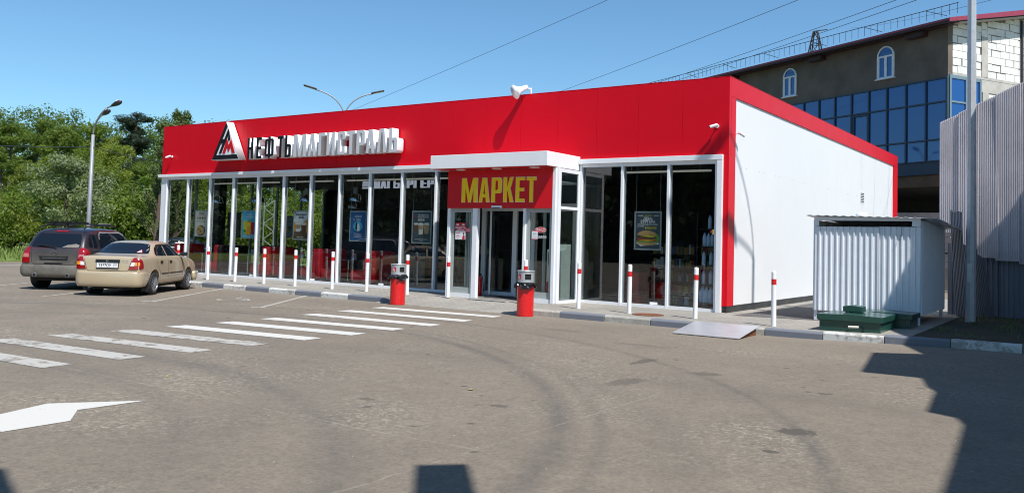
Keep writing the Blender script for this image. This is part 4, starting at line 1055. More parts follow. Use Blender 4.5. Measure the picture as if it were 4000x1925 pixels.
# shop shelves behind the three corner bays
sh = empty('shop_shelf', (-2.2, 3.7, 0.004), 'long black shop shelf unit facing the corner windows', 'shelf')
for z in (0.12, 0.50, 0.88, 1.26): MB().box(-3.6, -0.95, 3.5, 3.9, z-0.03, z).build('shelf_board', 'black_plastic', sh)
MB().box(-3.6, -0.95, 3.91, 3.95, 0.006, 1.65).build('back_panel', 'wall_dark', sh)
for x in (-3.62, -2.28, -0.95): MB().box(x, x+0.018, 3.5, 3.9, 0.006, 1.65).build('upright', 'black_plastic', sh)
goods_block('shelf_goods', -3.55, -0.98, 3.56, 3.8, 0.125, 4, 0.38, 2, 'coloured packets ranged on the black shop shelf')
goods_block('floor_goods', -2.0, -1.1, 1.5, 1.8, 0.006, 2, 0.30, 6, 'boxes and cans piled low behind the corner window')
rc = empty('display_cooler', (-2.7, 1.0, 0.004), 'red display cooler seen edge on behind the burger poster', 'cooler')
MB().box(-2.95, -2.60, 0.75, 1.3, 0.006, 0.80).build('cabinet', 'goods_red', rc, bevel=0.01)
MB().box(-2.94, -2.61, 0.76, 1.29, 0.802, 0.86).build('lid', 'black_plastic', rc)
# water bottles on a stand by the corner
bsf = empty('bottle_stand', (-0.70, 0.62, 0.004), 'black bottle stand just inside the corner window', 'stand')
for z in (0.60, 1.05, 1.50, 1.92): MB().box(-0.98, -0.40, 0.45, 0.85, z-0.02, z).build('shelf_board', 'black_plastic', bsf)
for x in (-0.99, -0.395): MB().box(x-0.012, x+0.012, 0.60, 0.85, 0.006, 2.3).build('upright', 'black_plastic', bsf)
def bottle(x, y, z, h, r, label, grp):
    b = empty('water_bottle', (x, y, z), label, 'bottle', grp)
    MB().lathe([(r*0.9, z+0.001), (r, z+0.02), (r*0.94, z+h*0.35), (r, z+h*0.6), (r*0.75, z+h*0.78), (r*0.35, z+h*0.92), (r*0.35, z+h*0.94)], 12, Matrix.Translation((x, y, 0))).build('body', 'bottle_blue', b, smooth=True)
    MB().lathe([(r*0.38, z+h*0.942), (r*0.38, z+h)], 10, Matrix.Translation((x, y, 0))).build('cap', 'bottle_cap', b)
for row_, (z, xs_) in enumerate(((1.05, (-0.80, -0.62)), (0.60, (-0.80, -0.62)), (1.50, (-0.79, -0.69, -0.59)), (1.92, (-0.66,)))):
    for x in xs_: bottle(x, 0.58, z+0.001, 0.34, 0.052, 'pale blue water bottle, '+{-0.80: 'left one', -0.79: 'left one', -0.62: 'right one', -0.69: 'middle one', -0.59: 'right one', -0.66: 'only one'}[x]+' on the '+('second', 'lowest', 'third', 'top')[row_]+' board of the stand', 'water bottles on the corner stand')
pk = MB()
for i in range(3): pk.lathe([(0.075, 0.16), (0.078, 0.2), (0.078, 0.42), (0.03, 0.5), (0.03, 0.54)], 12, Matrix.Translation((-0.82+i*0.11, 0.55, 0)))
single(pk, 'bottle_pack', 'bottle_blue', 'shrink wrapped pack of large bottles at the foot of the stand', 'bottle pack', base=(-0.72, 0.55, 0.16), smooth=True)
MB_ = MB().box(-0.98, -0.40, 0.45, 0.85, 0.12, 0.158).build('shelf_board', 'black_plastic', bsf)
es = empty('stop_button', (-0.34, 0.02, 1.80), 'red and yellow emergency stop button on the corner window frame', 'button')
MB().box(-0.345, -0.316, -0.06, 0.02, 1.785, 1.90).build('box', 'goods_yellow', es)
MB().tube([(-0.346, -0.02, 1.842), (-0.40, -0.02, 1.842)], 0.028, 12).build('button', 'goods_red', es)
# vestibule: payment kiosk and two extinguishers
ki = empty('payment_kiosk', (-4.25, -0.35, 0.012), 'grey payment kiosk standing inside the porch', 'kiosk')
MB().prism([(-0.62, 0.013), (-0.18, 0.013), (-0.18, 1.46), (-0.36, 1.46), (-0.44, 1.36), (-0.62, 1.30)], 'x', -4.50, -4.06).build('cabinet', 'grey_kiosk', ki, bevel=0.01)
MB().box(-4.44, -4.12, -0.632, -0.622, 0.95, 1.25).build('screen', 'black_plastic', ki)
def extinguisher(x, y, z, label):
    e = empty('fire_extinguisher', (x, y, z), label, 'extinguisher', 'fire extinguishers in the porch')
    MB().lathe([(0.075, z+0.002), (0.08, z+0.02), (0.08, z+0.44), (0.06, z+0.50), (0.025, z+0.53)], 16, Matrix.Translation((x, y, 0))).build('cylinder', 'bin_red', e, smooth=True)
    MB().box(x-0.02, x+0.05, y-0.02, y+0.02, z+0.535, z+0.60).build('valve', 'black_plastic', e)
    MB().tube([(x+0.05, y, z+0.57), (x+0.11, y, z+0.50), (x+0.14, y, z+0.30), (x+0.16, y, z+0.10)], 0.012, 6).build('hose', 'black_plastic', e)
extinguisher(-4.30, -0.80, 0.012, 'red fire extinguisher beside the grey kiosk')
extinguisher(-6.85, -0.30, 0.012, 'red fire extinguisher on the far side of the doorway')
# someone sitting in the cafe
def skinned(name, joints, edges, parent, mt, sub=2):
    me = bpy.data.meshes.new(name); org = ORG[parent.name]
    me.from_pydata([Vector(j[0])-org for j in joints], edges, [])
    o = bpy.data.objects.new(name, me); COL.objects.link(o)
    o.modifiers.new('skin', 'SKIN'); bpy.context.view_layer.update()
    for i, j in enumerate(joints):
        sv = me.skin_vertices[0].data[i]; sv.radius = (j[1], j[1] if len(j) < 3 else j[2]); sv.use_root = (i == 0)
    ss = o.modifiers.new('sub', 'SUBSURF'); ss.levels = ss.render_levels = sub
    dg = bpy.context.evaluated_depsgraph_get()
    m2 = bpy.data.meshes.new_from_object(o.evaluated_get(dg)); bpy.data.objects.remove(o)
    m2.materials.clear()
    return link_mesh(name, m2, mt, parent, True)
px, py = -18.42, 2.62
pe = empty('person', (px, py, 0.46), 'person in dark clothes sitting in the cafe behind the glass', 'person')
J = [((px,py,.55),.13,.17), ((px-.02,py,.75),.12,.16), ((px-.03,py,.95),.11,.19), ((px-.01,py,1.06),.055), ((px,py,1.12),.05),
     ((px-.03,py-.19,.98),.065), ((px+.03,py-.25,.76),.048), ((px+.24,py-.22,.80),.038), ((px-.03,py+.19,.98),.065), ((px+.03,py+.25,.76),.048), ((px+.24,py+.22,.80),.038),
     ((px+.10,py-.10,.54),.10), ((px+.46,py-.12,.53),.072), ((px+.46,py-.12,.12),.05), ((px+.56,py-.12,.05),.04), ((px+.10,py+.10,.54),.10), ((px+.46,py+.12,.53),.072), ((px+.46,py+.12,.12),.05), ((px+.56,py+.12,.05),.04)]
skinned('body', J, [(0,1),(1,2),(2,3),(3,4),(2,5),(5,6),(6,7),(2,8),(8,9),(9,10),(0,11),(11,12),(12,13),(13,14),(0,15),(15,16),(16,17),(17,18)], pe, 'cloth_dark')
MB().lathe([(0.03, 1.10), (0.065, 1.13), (0.078, 1.18), (0.088, 1.25), (0.08, 1.31), (0.05, 1.345), (0.01, 1.355)], 14, Matrix.Translation((px+.02, py, 0))).build('head', 'skin_shade', pe, smooth=True)
MB().lathe([(0.09, 1.20), (0.099, 1.25), (0.09, 1.32), (0.055, 1.36), (0.01, 1.37)], 14, Matrix.Translation((px-.005, py, 0))).build('hair', 'cloth_dark', pe, smooth=True)
MB().box(px+.095, px+.125, py-.015, py+.015, 1.20, 1.24).build('nose', 'skin_shade', pe)
# ================================================================ bollards
def make_bollard():
    b = empty('bollard', (0, 0, 0), 'x', 'bollard', 'white bollards along the pavement', local=True)
    MB().lathe([(0.047, 0.0), (0.047, 0.80)], 28).build('post', 'bollard_white', b, smooth=False)
    MB().lathe([(0.0482, 0.801), (0.0482, 0.910)], 28).build('red_band', 'bollard_red', b)
    MB().lathe([(0.047, 0.911), (0.047, 1.03), (0.044, 1.050), (0.032, 1.062), (0.012, 1.066)], 28).build('cap', 'bollard_white', b)
    MB().lathe([(0.072, 0.0005), (0.072, 0.006)], 16).build('base_plate', 'kerb_bare', b)
    return b
bl = [(-18.10,-1.90,'bollard half hidden behind the gold car, farthest along the pavement'), (-16.54,-1.87,'bollard just past the bonnet of the gold car'), (-15.206,-1.84,'second bollard along from the gold car'), (-13.904,-1.78,'third bollard along from the gold car'),
      (-12.545,-1.75,'fourth bollard along from the gold car'), (-10.985,-1.75,'bollard in front of the dark blue poster bay'), (-9.662,-1.72,'bollard between the dark blue poster and the coffee poster'), (-8.189,-1.70,'bollard standing right behind the first litter bin'),
      (-6.874,-1.60,'bollard at the near post of the doorway'), (-4.40,-1.72,'bollard standing behind the litter bin at the door'), (-2.797,-1.90,'bollard beside the corner of the porch'), (-1.456,-2.00,'bollard in front of the burger poster bay'),
      (0.108,-2.08,'bollard at the red corner of the store'), (1.843,-2.38,'lone bollard in front of the white side wall')]
proto = make_bollard()
for i, (x, y, lab) in enumerate(bl):
    o = proto if i == 0 else copy_tree(proto)
    o.location = (x, y, rise(x)); o.rotation_euler = (R(random.Random(i).uniform(-0.7, 0.7)), R(random.Random(i+50).uniform(-0.7, 0.7)), i*1.1)
    o['label'] = 'white '+lab

# ================================================================ litter bins
def bin_(x, y, rz, label, seed):
    b = empty('litter_bin', (x, y, AZ), label, 'litter bin', 'red litter bins at the entrance', rz=rz, local=True)
    MB().lathe([(0.180, 0.0), (0.187, 0.01), (0.187, 0.70), (0.182, 0.715)], 32).build('body', 'bin_red', b)
    rn = random.Random(seed)
    m = MB(); seg = 40; rows = [(0.188, 0.735), (0.196, 0.728), (0.206, 0.70), (0.214, 0.66), (0.205, 0.635)]
    for ri, (r, z) in enumerate(rows):
        for k in range(seg):
            t_ = 6.2832*k/seg; jj = rn.uniform(-0.5, 1.0)*0.020*ri; drop = (0.035*math.sin(3*t_+seed)+rn.uniform(-0.03, 0.015))*(ri/4)
            m.v.append(Vector(((r+jj)*math.cos(t_), (r+jj)*math.sin(t_), z+drop)))
    for ri in range(len(rows)-1):
        for k in range(seg):
            k2 = (k+1) % seg; m.f.append((ri*seg+k, ri*seg+k2, (ri+1)*seg+k2, (ri+1)*seg+k)); m.mi.append(0)
    m.build('bag', 'black_bag', b, fix=False)
    # hood with two openings: four curved wall segments between floor ring and lid
    hd = MB()
    def arc(a0, a1, z0, z1, r0=0.172, r1=0.180):
        st = max(2, int((a1-a0)/8)); n0 = len(hd.v)
        for k in range(st+1):
            a = R(a0+(a1-a0)*k/st)
            for r, z in ((r0, z0), (r1, z0), (r1, z1), (r0, z1)): hd.v.append(Vector((r*math.cos(a), r*math.sin(a), z)))
        for k in range(st):
            q = n0+4*k
            for i in range(4): hd.f.append((q+i, q+(i+1) % 4, q+4+(i+1) % 4, q+4+i)); hd.mi.append(0)
        hd.f.append((n0, n0+1, n0+2, n0+3)); hd.f.append((n0+4*st+3, n0+4*st+2, n0+4*st+1, n0+4*st)); hd.mi += [0, 0]
    arc(0, 360, 0.74, 0.80); arc(0, 360, 0.925, 0.975)
    for a0, a1 in ((-150, -68), (-22, 40), (78, 160)): arc(a0, a1, 0.80, 0.925)
    hood = hd.build('hood', 'bin_grey', b)
    MB().lathe([(0.192, 0.976), (0.194, 0.99), (0.188, 1.0), (0.03, 1.005)], 32).build('lid', 'bin_grey', b)
    MB().lathe([(0.165, 0.745), (0.165, 0.97)], 24).build('liner', 'dark_hole', b)
    # red litter pictogram
    a = R(-112)
    st = MB(); w = 16
    for k in range(5):
        a0 = a+R(-w+2*w*k/4)
        for z in (0.81, 0.915): st.v.append(Vector((0.1815*math.cos(a0), 0.1815*math.sin(a0), z)))
    for k in range(4): st.f.append((2*k, 2*k+2, 2*k+3, 2*k+1)); st.mi.append(0)
    so = st.build('pictogram', 'print_red', b, fix=False)
    fg = Matrix.Translation((0.186*math.cos(a), 0.186*math.sin(a), 0.862)) @ Matrix.Rotation(a+R(90), 4, 'Z') @ FRONT
    for lp in ([(-.018,.0),(-.006,.0),(-.004,.018),(-.020,.018)], [(-.020,-.038),(-.012,-.038),(-.010,-.002),(-.020,-.002)], [(.006,-.038),(.024,-.038),(.028,-.012),(.002,-.012)], [(-.004,.014),(.014,-.002),(.010,-.006),(-.006,.006)], [(-.017+.008*math.cos(q*.785), .028+.008*math.sin(q*.785)) for q in range(8)]):
        me = shape2d([lp], 0.001); me.transform(fg); link_mesh('figure', me, 'print_white', so)
    return b
bin_(-7.20, -3.16, R(30), 'red litter bin with a grey hood at the far side of the entrance', 1)
bin_(-3.36, -3.25, R(5), 'red litter bin with a grey hood nearest the doorway', 2)

# ================================================================ ramp plate over the kerb
rp = empty('ramp_plate', (1.1, -3.6, AZ), 'grey metal ramp plate laid against the kerb', 'ramp')
n = [(-4.10, AZ+0.012), (-3.02, 0.030), (-3.02, 0.042), (-4.10, AZ+0.024)]
MB().prism(n, 'x', 0.50, 1.78).build('plate', 'aluminium', rp)
for x in (0.60, 1.66):
    MB().prism([(-3.75, AZ+0.003), (-3.06, AZ+0.003), (-3.06, 0.022), (-3.75, AZ+0.045)], 'x', x, x+0.07).build('bearer', 'rust', rp)

# ================================================================ green tank hatches
def hatch(x0, x1, y0, y1, z, h, label, handle=False):
    b = empty('tank_hatch', ((x0+x1)/2, (y0+y1)/2, z), label, 'hatch', 'green tank hatches beside the hut')
    MB().box(x0+0.04, x1-0.04, y0+0.04, y1-0.04, z-0.02, z+h-0.09).build('box', 'green_paint', b, bevel=0.004)
    MB().prism([(x0, z+h-0.10), (x1, z+h-0.10), (x1, z+h), ((x0+x1)/2, z+h+0.02), (x0, z+h)], 'y', y0, y1).build('lid', 'green_paint', b, bevel=0.004)
    if handle:
        MB().tube([((x0+x1)/2+0.02, y0+0.02, z+0.10), ((x0+x1)/2+0.02, y0-0.035, z+0.10), ((x0+x1)/2+0.20, y0-0.035, z+0.105), ((x0+x1)/2+0.23, y0-0.02, z+0.06), ((x0+x1)/2+0.24, y0+0.02, z+0.01)], 0.013, 8).build('bar', 'black_plastic', b)
        MB().tube([((x0+x1)/2+0.0, y0-0.035, z+0.10), ((x0+x1)/2+0.18, y0-0.035, z+0.105)], 0.021, 10).build('grip', 'handle_white', b)
    return b
hatch(2.69, 3.84, -2.52, -1.35, 0.015, 0.30, 'nearest dark green tank hatch with a white gripped handle', True)
hatch(2.98, 4.10, -1.20, -0.32, 0.035, 0.28, 'dark green tank hatch under the edge of the white hut')
tb = hatch(3.02, 3.36, -1.95, -1.62, 0.318, 0.13, 'small dark green box with a number standing on the nearest hatch')
put('print', text_mesh('481897', 0.045, offset=0.001), 'print_white', tb, (3.19, -1.925+0.003, 0.365))
MB().tube([(3.12, -1.95, 0.325), (3.12, -1.962, 0.325)], 0.02, 12).build('lock', 'chrome', tb)

# ================================================================ white corrugated hut
hut = empty('utility_hut', (3.0, 1.4, 0), 'small white corrugated metal utility hut beside the store', 'hut')
HX0, HX1, HY0, HY1 = 1.96, 4.06, -0.08, 2.9
def corrugated(p0, p1, z0, z1, pitch, depth, flat, name, mt, parent, side=1, z0b=None, z1b=None, curve=None):
    """trapezoid profiled sheet from p0 to p1 (plan points); ribs stand out to one side"""
    p0, p1 = Vector((*p0, 0)), Vector((*p1, 0)); d = (p1-p0); L = d.length; d /= L
    nrm = Vector((d.y, -d.x, 0))*side
    z0b = z0 if z0b is None else z0b; z1b = z1 if z1b is None else z1b
    s = 0.0; prof = []; up = False
    f = pitch*flat; r = pitch*(1-flat); sl = min(r, f)*0.22
    while s < L:
        prof += [(s, 0.0), (min(L, s+f-sl), 0.0), (min(L, s+f), depth), (min(L, s+pitch-sl), depth)]
        s += pitch
    prof.append((L, 0.0))
    m = MB(); nseg = 1 if curve is None else 10
    for k in range(nseg+1):
        tt = k/nseg
        for a, e in prof:
            q = p0+d*a+nrm*(e+(curve(a/L, tt) if curve else 0))
            fa = a/L; za = z0+(z0b-z0)*fa; zb = z1+(z1b-z1)*fa
            m.v.append(Vector((q.x, q.y, za+(zb-za)*tt)))
    n = len(prof)
    for k in range(nseg):
        for i in range(n-1): m.f.append((k*n+i, k*n+i+1, (k+1)*n+i+1, (k+1)*n+i)); m.mi.append(0)
    o = m.build(name, mt, parent, fix=False)
    sd = o.modifiers.new('thickness', 'SOLIDIFY'); sd.thickness = 0.003
    return o
corrugated((HX0+0.02, HY0), (HX0+1.32, HY0), 0.215, 2.0, 0.118, 0.022, 0.70, 'front_sheet', 'hut_white', hut, 1)
corrugated((HX0+1.30, HY0+0.012), (HX1, HY0+0.012), 0.235, 2.01, 0.118, 0.022, 0.70, 'front_sheet', 'hut_white', hut, 1)
corrugated((HX1, HY0+0.03), (HX1, HY1), 0.235, 2.14, 0.10, 0.020, 0.6, 'side_sheet', 'hut_white', hut, 1)
corrugated((HX0, HY1), (HX0, HY0+0.03), 0.215, 2.14, 0.10, 0.020, 0.6, 'side_sheet', 'hut_white', hut, 1)
corrugated((HX1, HY1), (HX0, HY1), 0.215, 2.14, 0.118, 0.025, 0.6, 'back_sheet', 'hut_white', hut, 1)
for x, y in ((HX0+0.04, HY0+0.05), (HX1-0.05, HY0+0.05), (HX0+0.04, HY1-0.05), (HX1-0.05, HY1-0.05)):
    MB().box(x-0.035, x+0.035, y-0.03, y+0.03, rise(x)-0.002, 2.14).build('leg', 'hut_white', hut)
MB().box(HX0, HX1, HY0-0.012, HY0+0.015, 2.128, 2.205).build('eaves_board', 'hut_white', hut)
MB().box(HX0, HX0+0.10, HY0-0.010, HY0+0.013, 2.012, 2.126).build('eaves_board', 'hut_white', hut)
MB().box(HX1-0.16, HX1, HY0-0.010, HY0+0.013, 2.022, 2.126).build('eaves_board', 'hut_white', hut)
MB().box(HX0+0.15, HX1-0.2, HY0+0.6, HY0+1.6, 1.2, 2.02).build('machine', 'galvanised_dull', hut)
m = MB(); n = 30
for k in range(n+1):
    x = HX0-0.15+(HX1+0.35-HX0+0.15)*k/n; dz = 0.018*(k % 2); sag = -0.055*(k/n)
    m.v += [Vector((x, HY0-0.12, 2.235+dz+sag)), Vector((x, HY1+0.2, 2.235+dz+sag-0.14))]
for k in range(n): m.f.append((2*k, 2*k+2, 2*k+3, 2*k+1)); m.mi.append(0)
o = m.build('roof_sheet', 'hut_white', hut, fix=False); sd = o.modifiers.new('thickness', 'SOLIDIFY'); sd.thickness = 0.006
MB().lathe([(0.13, 2.24), (0.13, 2.29), (0.09, 2.335), (0.02, 2.35)], 16, Matrix.Translation((HX0+0.75, 0.9, 0))).build('roof_vent', 'hut_white', hut, smooth=True)
MB().tube([(3.70, HY0-0.045, 2.02), (3.71, HY0-0.05, 1.87), (3.69, HY0-0.05, 1.80), (3.65, HY0-0.055, 1.72), (3.70, HY0-0.05, 1.76), (3.71, HY0-0.05, 1.85)], 0.004, 5).build('tie_wire', 'wire', hut)

# ================================================================ lamp pole and fence at the east end
pl = empty('lamp_pole', (4.75, 1.65, rise(4.75)), 'tall galvanised lamp pole standing in the soil in front of the fence', 'pole')
m = MB(); m.tube([(4.75, 1.65, rise(4.75)-0.1), (4.76, 1.65, 3.0), (4.77, 1.655, 7.45)], [0.105, 0.095, 0.082], 8); m.build('shaft', 'galvanised', pl)
MB().box(4.70, 4.80, 1.535, 1.56, 0.9, 1.3).build('access_door', 'galvanised', pl)

fn = empty('sheet_fence', (5.0, 3.7, 0.06), 'tall grey corrugated metal fence of uneven sheets at the east end, with an added unseen run', 'fence')
FP, FD = Vector((4.55, 4.0)), Vector((0.985, -0.174)).normalized()
def FPt(s): q = FP+FD*s; return (q.x, q.y)
FN = Vector((-0.174, -0.985)).normalized()
def off(s, e): q = FP+FD*s+FN*e; return (q.x, q.y)
tops = [(-0.76, -0.30, 4.68, 4.87), (-0.33, 0.12, 4.87, 5.07), (0.09, 0.55, 5.07, 5.25), (0.48, 1.00, 5.23, 5.46), (0.96, 1.50, 5.44, 5.68), (1.46, 2.1, 5.66, 5.9), (2.05, 2.8, 5.9, 6.1)]
bots = [2.0, 1.62, 1.42, 1.36, 1.30, 1.25, 1.2]
lean = [0.0, 0.03, 0.10, 0.02, 0.14, 0.05, 0.02]
for k, ((a, b, za, zb), z0, l) in enumerate(zip(tops, bots, lean)):
    corrugated(off(a, 0.05+0.035*(k % 2)), off(b, 0.05+0.035*(k % 2)), z0, za, 0.046, 0.020, 0.5, 'sheet', 'fence_sheet', fn, 1, z0, zb, (lambda u, v, l=l: l*0.7*(u*(1-v)*(1-v)+0.3*math.sin(3*v))))
for k in range(7):
    corrugated(off(-0.60+0.55*k, -0.05), off(-0.02+0.55*k, -0.05), -0.02, 1.75, 0.11, 0.016, 0.7, 'lower_sheet', 'fence_low', fn, 1)
for s in (-0.5, 1.2, 2.6):
    MB().bar((*off(s, -0.16), 0.0), (*off(s, -0.16), 4.6), 0.07).build('post', 'steel_dark', fn)
for z in (1.5, 3.0, 4.3): MB().bar((*off(-0.70, -0.10), z), (*off(2.7, -0.10), z), 0.05).build('rail', 'steel_dark', fn)
Q0, Q1 = Vector(off(2.75, 0.05)), Vector((9.2, -4.0))  # unseen second run, added to block skylight around the hut
for k in range(6):
    a, b = Q0.lerp(Q1, k/6), Q0.lerp(Q1, (k+1)/6+0.01)
    corrugated((a.x, a.y), (b.x, b.y), -0.02, 5.9, 0.10, 0.02, 0.5, 'sheet', 'fence_sheet', fn, 1)
ls = empty('leaning_sheet', (4.15, 2.75, 0.06), 'dark offcut of corrugated sheet leaning upright beside the hut', 'metal sheet')
corrugated((4.13, 3.30), (4.42, 2.98), 0.05, 2.52, 0.055, 0.018, 0.5, 'sheet', 'fence_low', ls, 1, 0.05, 2.45, lambda u, v: -0.16*(1-v)**1.3)
ls2 = empty('leaning_sheet', (4.5, 3.2, 0.06), 'dark crumpled corrugated sheet leaning behind the lamp pole', 'metal sheet')
corrugated((4.36, 3.55), (4.86, 3.10), 0.05, 1.75, 0.055, 0.018, 0.5, 'sheet', 'fence_low', ls2, 1, 0.03, 1.4, lambda u, v: -0.25*(1-v))

# ================================================================ office block with plaster wall and block gable
BC = Vector((1.483, 22.116)); BW = Vector((-0.875, 0.485)).normalized(); BG = Vector((0.485, 0.875)).normalized()
def bp(s, g, z): q = BC+BW*s+BG*g; return Vector((q.x, q.y, z))          # s along the glazed front, g along the gable (both away from the corner)
BM = Matrix(((BW.x, BG.x, 0, BC.x), (BW.y, BG.y, 0, BC.y), (0, 0, 1, 0), (0, 0, 0, 1)))
bb = empty('office_block', (BC.x, BC.y, 0), 'unfinished office block with blue glazing, dark plaster and a pale block gable', 'building')
def bbox(name, s0, s1, g0, g1, z0, z1, mt, parent=None, bevel=0.0): return MB().box(s0, s1, g0, g1, z0, z1, mtx=BM).build(name, mt, parent or bb, bevel=bevel)
SL = 30.0
plw = bbox('plaster_wall', 0.0, SL, 0.0, 0.3, 9.16, 11.75, 'plaster')
bbox('core_wall', 0.3, SL, 0.55, 0.8, 4.5, 9.16, 'wall_dark')
bbox('floor_slab', 0.0, SL, 0.0, 9.0, 4.95, 5.50, 'frame_blue')
bbox('brown_beam', 0.0, SL, 0.1, 0.4, 4.45, 4.94, 'brown_board')
bbox('floor_slab', 0.35, SL, 0.41, 12.0, 4.60, 4.90, 'wall_dark')
for s in (0.2, 6.5, 13.0, 20.0): bbox('column', s, s+0.4, 0.45, 0.85, -0.3, 4.6, 'concrete')
bbox('back_wall', 2.2, SL, 11.0, 11.3, -0.3, 4.6, 'wall_dark')
bbox('back_wall', 0.0, 1.0, 11.0, 11.3, -0.3, 4.6, 'wall_dark')
bbox('back_wall', 1.0, 2.2, 11.0, 11.3, 3.6, 4.6, 'wall_dark')
# glazing of the front
sx = [0.03+1.04*k for k in range(12)]
zz = [(8.14, 9.10), (6.50, 8.06), (5.56, 6.42)]
for a, b in zip(sx, sx[1:]):
    bbox('mullion', a-0.04, a+0.04, -0.06, 0.10, 5.52, 9.15, 'frame_blue')
    for z0, z1 in zz: bbox('window_pane', a+0.045, b-0.045, 0.0, 0.02, z0, z1, 'blue_glass')
    for z0, z1 in ((8.062, 8.138), (6.422, 6.498), (9.102, 9.155), (5.505, 5.558)): bbox('transom', a+0.041, b-0.041, -0.05, 0.09, z0, z1, 'frame_blue')
# a hinged sash with a thicker frame
for q in ((4.19, 4.27, 6.52, 8.04), (5.05, 5.13, 6.52, 8.04), (4.271, 5.049, 7.96, 8.04), (4.271, 5.049, 6.52, 6.60)): bbox('sash_frame', q[0], q[1], -0.07, -0.003, q[2], q[3], 'frame_blue')
# return of the glazing on the gable side
for g in (0.10, 1.14, 2.10): bbox('mullion', -0.07, 0.06, g-0.05, g+0.05, 5.52, 9.27, 'frame_teal')
for g0, g1 in ((0.155, 1.085), (1.195, 2.045)):
    for z0, z1 in zz: bbox('window_pane', -0.02, 0.0, g0, g1, z0, z1 if z1 < 9 else 9.12, 'blue_glass')
    for z0, z1 in ((8.062, 8.138), (6.422, 6.498), (9.122, 9.27)): bbox('transom', -0.06, 0.05, g0-0.003, g1+0.003, z0, z1, 'frame_teal')
bbox('corner_post', -0.075, -0.005, -0.075, -0.062, 5.5, 9.2, 'frame_teal')
# gable wall: mortar core, concrete frame, each block its own piece
bbox('gable_core', 0.06, 0.30, 0.302, 9.0, 9.40, 11.4, 'mortar')
bbox('gable_core', 0.06, 0.30, 2.25, 9.0, 5.5, 9.1, 'mortar')
m = MB(); m.prism([(0.302, 11.4), (9.0, 11.4), (9.0, 12.98), (8.6, 13.0), (0.302, 11.48)], 'x', 0.06, 0.30)
for i, v in enumerate(m.v): m.v[i] = BM @ v
m.build('gable_core', 'mortar', bb)
bbox('ring_beam', 0.0, 0.32, 0.05, 9.0, 9.285, 9.398, 'concrete')
bbox('ring_beam', 0.01, 0.32, 2.16, 9.0, 8.72, 9.283, 'concrete')
bbox('concrete_column', -0.012, 0.30, 2.24, 2.655, 9.40, 11.22, 'concrete')
bbox('concrete_column', -0.012, 0.30, 2.30, 2.72, 5.5, 8.718, 'concrete')
bbox('downpipe', -0.10, -0.03, 4.95, 5.05, 5.5, 12.3, 'steel_dark')
rn = random.Random(12)
CH = 0.332
def blocks(g0, g1, z0, z1fun, seed):
    rr = random.Random(seed); r = 0; z = z0
    while z < z1fun(g0)+1.2 and z < 12.9:
        g = g0+0.012; first = True
        while g < g1-0.08:
            w = 0.62 if not (first and r % 2) else 0.30
            first = False
            e = min(g1-0.01, g+w-(0.012 if rr.random() < 0.7 else 0.06))
            top = min(z+CH-0.012-(0.01 if rr.random() < 0.8 else 0.04), z1fun((g+e)/2)-0.03)
            if top-z > 0.08 and e-g > 0.06:
                dx = rr.uniform(0.0, 0.018)
                bbox('block', 0.0+dx, 0.058, g, e, z, top, 'aac_block')
            g += w
        z += CH; r += 1
roofz = lambda g: 11.44+0.196*g
blocks(0.02, 2.235, 9.402, roofz, 1)
blocks(2.66, 4.945, 9.402, roofz, 2)
blocks(5.055, 8.6, 9.402, roofz, 3)
blocks(2.24, 2.66, 11.23, roofz, 4)
blocks(2.73, 6.5, 7.38, lambda g: 8.70, 5)
# roof: sloping deck with dark eaves and dark red verge flashing
def rz(g): return 11.62+0.196*g
m = MB()
q = [(-0.75, rz(-0.75)), (9.2, rz(9.2)), (9.2, rz(9.2)-0.14), (-0.75, rz(-0.75)-0.14)]
m.prism(q, 'x', -0.62, SL)
m.v = [BM @ v for v in m.v]; m.build('roof_deck', 'roof_dark', bb)
m = MB(); m.prism([(-0.78, rz(-0.78)-0.12), (9.2, rz(9.2)-0.12), (9.2, rz(9.2)+0.17), (-0.78, rz(-0.78)+0.05)], 'x', -0.66, -0.622)
m.v = [BM @ v for v in m.v]; m.build('verge_flashing', 'roof_red', bb)
m = MB(); m.prism([(-0.77, rz(-0.77)-0.05), (-0.752, rz(-0.75)-0.05), (-0.752, rz(-0.75)+0.03), (-0.77, rz(-0.77)+0.03)], 'x', -0.62, SL)
m.v = [BM @ v for v in m.v]; m.build('eaves_flashing', 'roof_red', bb)
m = MB(); m.prism([(0.0, rz(0)-0.16), (9.0, rz(9)-0.16), (9.0, rz(9)-0.20), (0.0, rz(0)-0.20)], 'x', -0.55, -0.02)
m.v = [BM @ v for v in m.v]; m.build('soffit_board', 'concrete', bb)
for s in (1.0, 6.9, 13.4, 20): bbox('eaves_bracket', s, s+0.9, -0.42, -0.005, 11.12, 11.34, 'roof_dark')
bbox('eaves_beam', -0.3, SL, -0.40, -0.002, 11.345, 11.40, 'roof_dark')
# snow guard on the eaves
sg = MB()
sg.tube([bp(-0.9, -0.55, 12.13), bp(SL, -0.55, 12.13)], 0.016, 6)
rail = sg.build('guard_rail', 'steel_dark', bb)
k = 0; s = -0.85
while s < 22:
    a = bp(s, -0.55, 12.13); MB().tube([bp(s, -0.55, 11.68), a], 0.010, 5).build('baluster', 'steel_dark', rail)
    if k % 9 == 4: MB().tube([bp(s, -0.55, 12.1), bp(s-0.85, -0.35, 11.74)], 0.014, 5).build('stay', 'steel_dark', rail)
    s += 0.375; k += 1
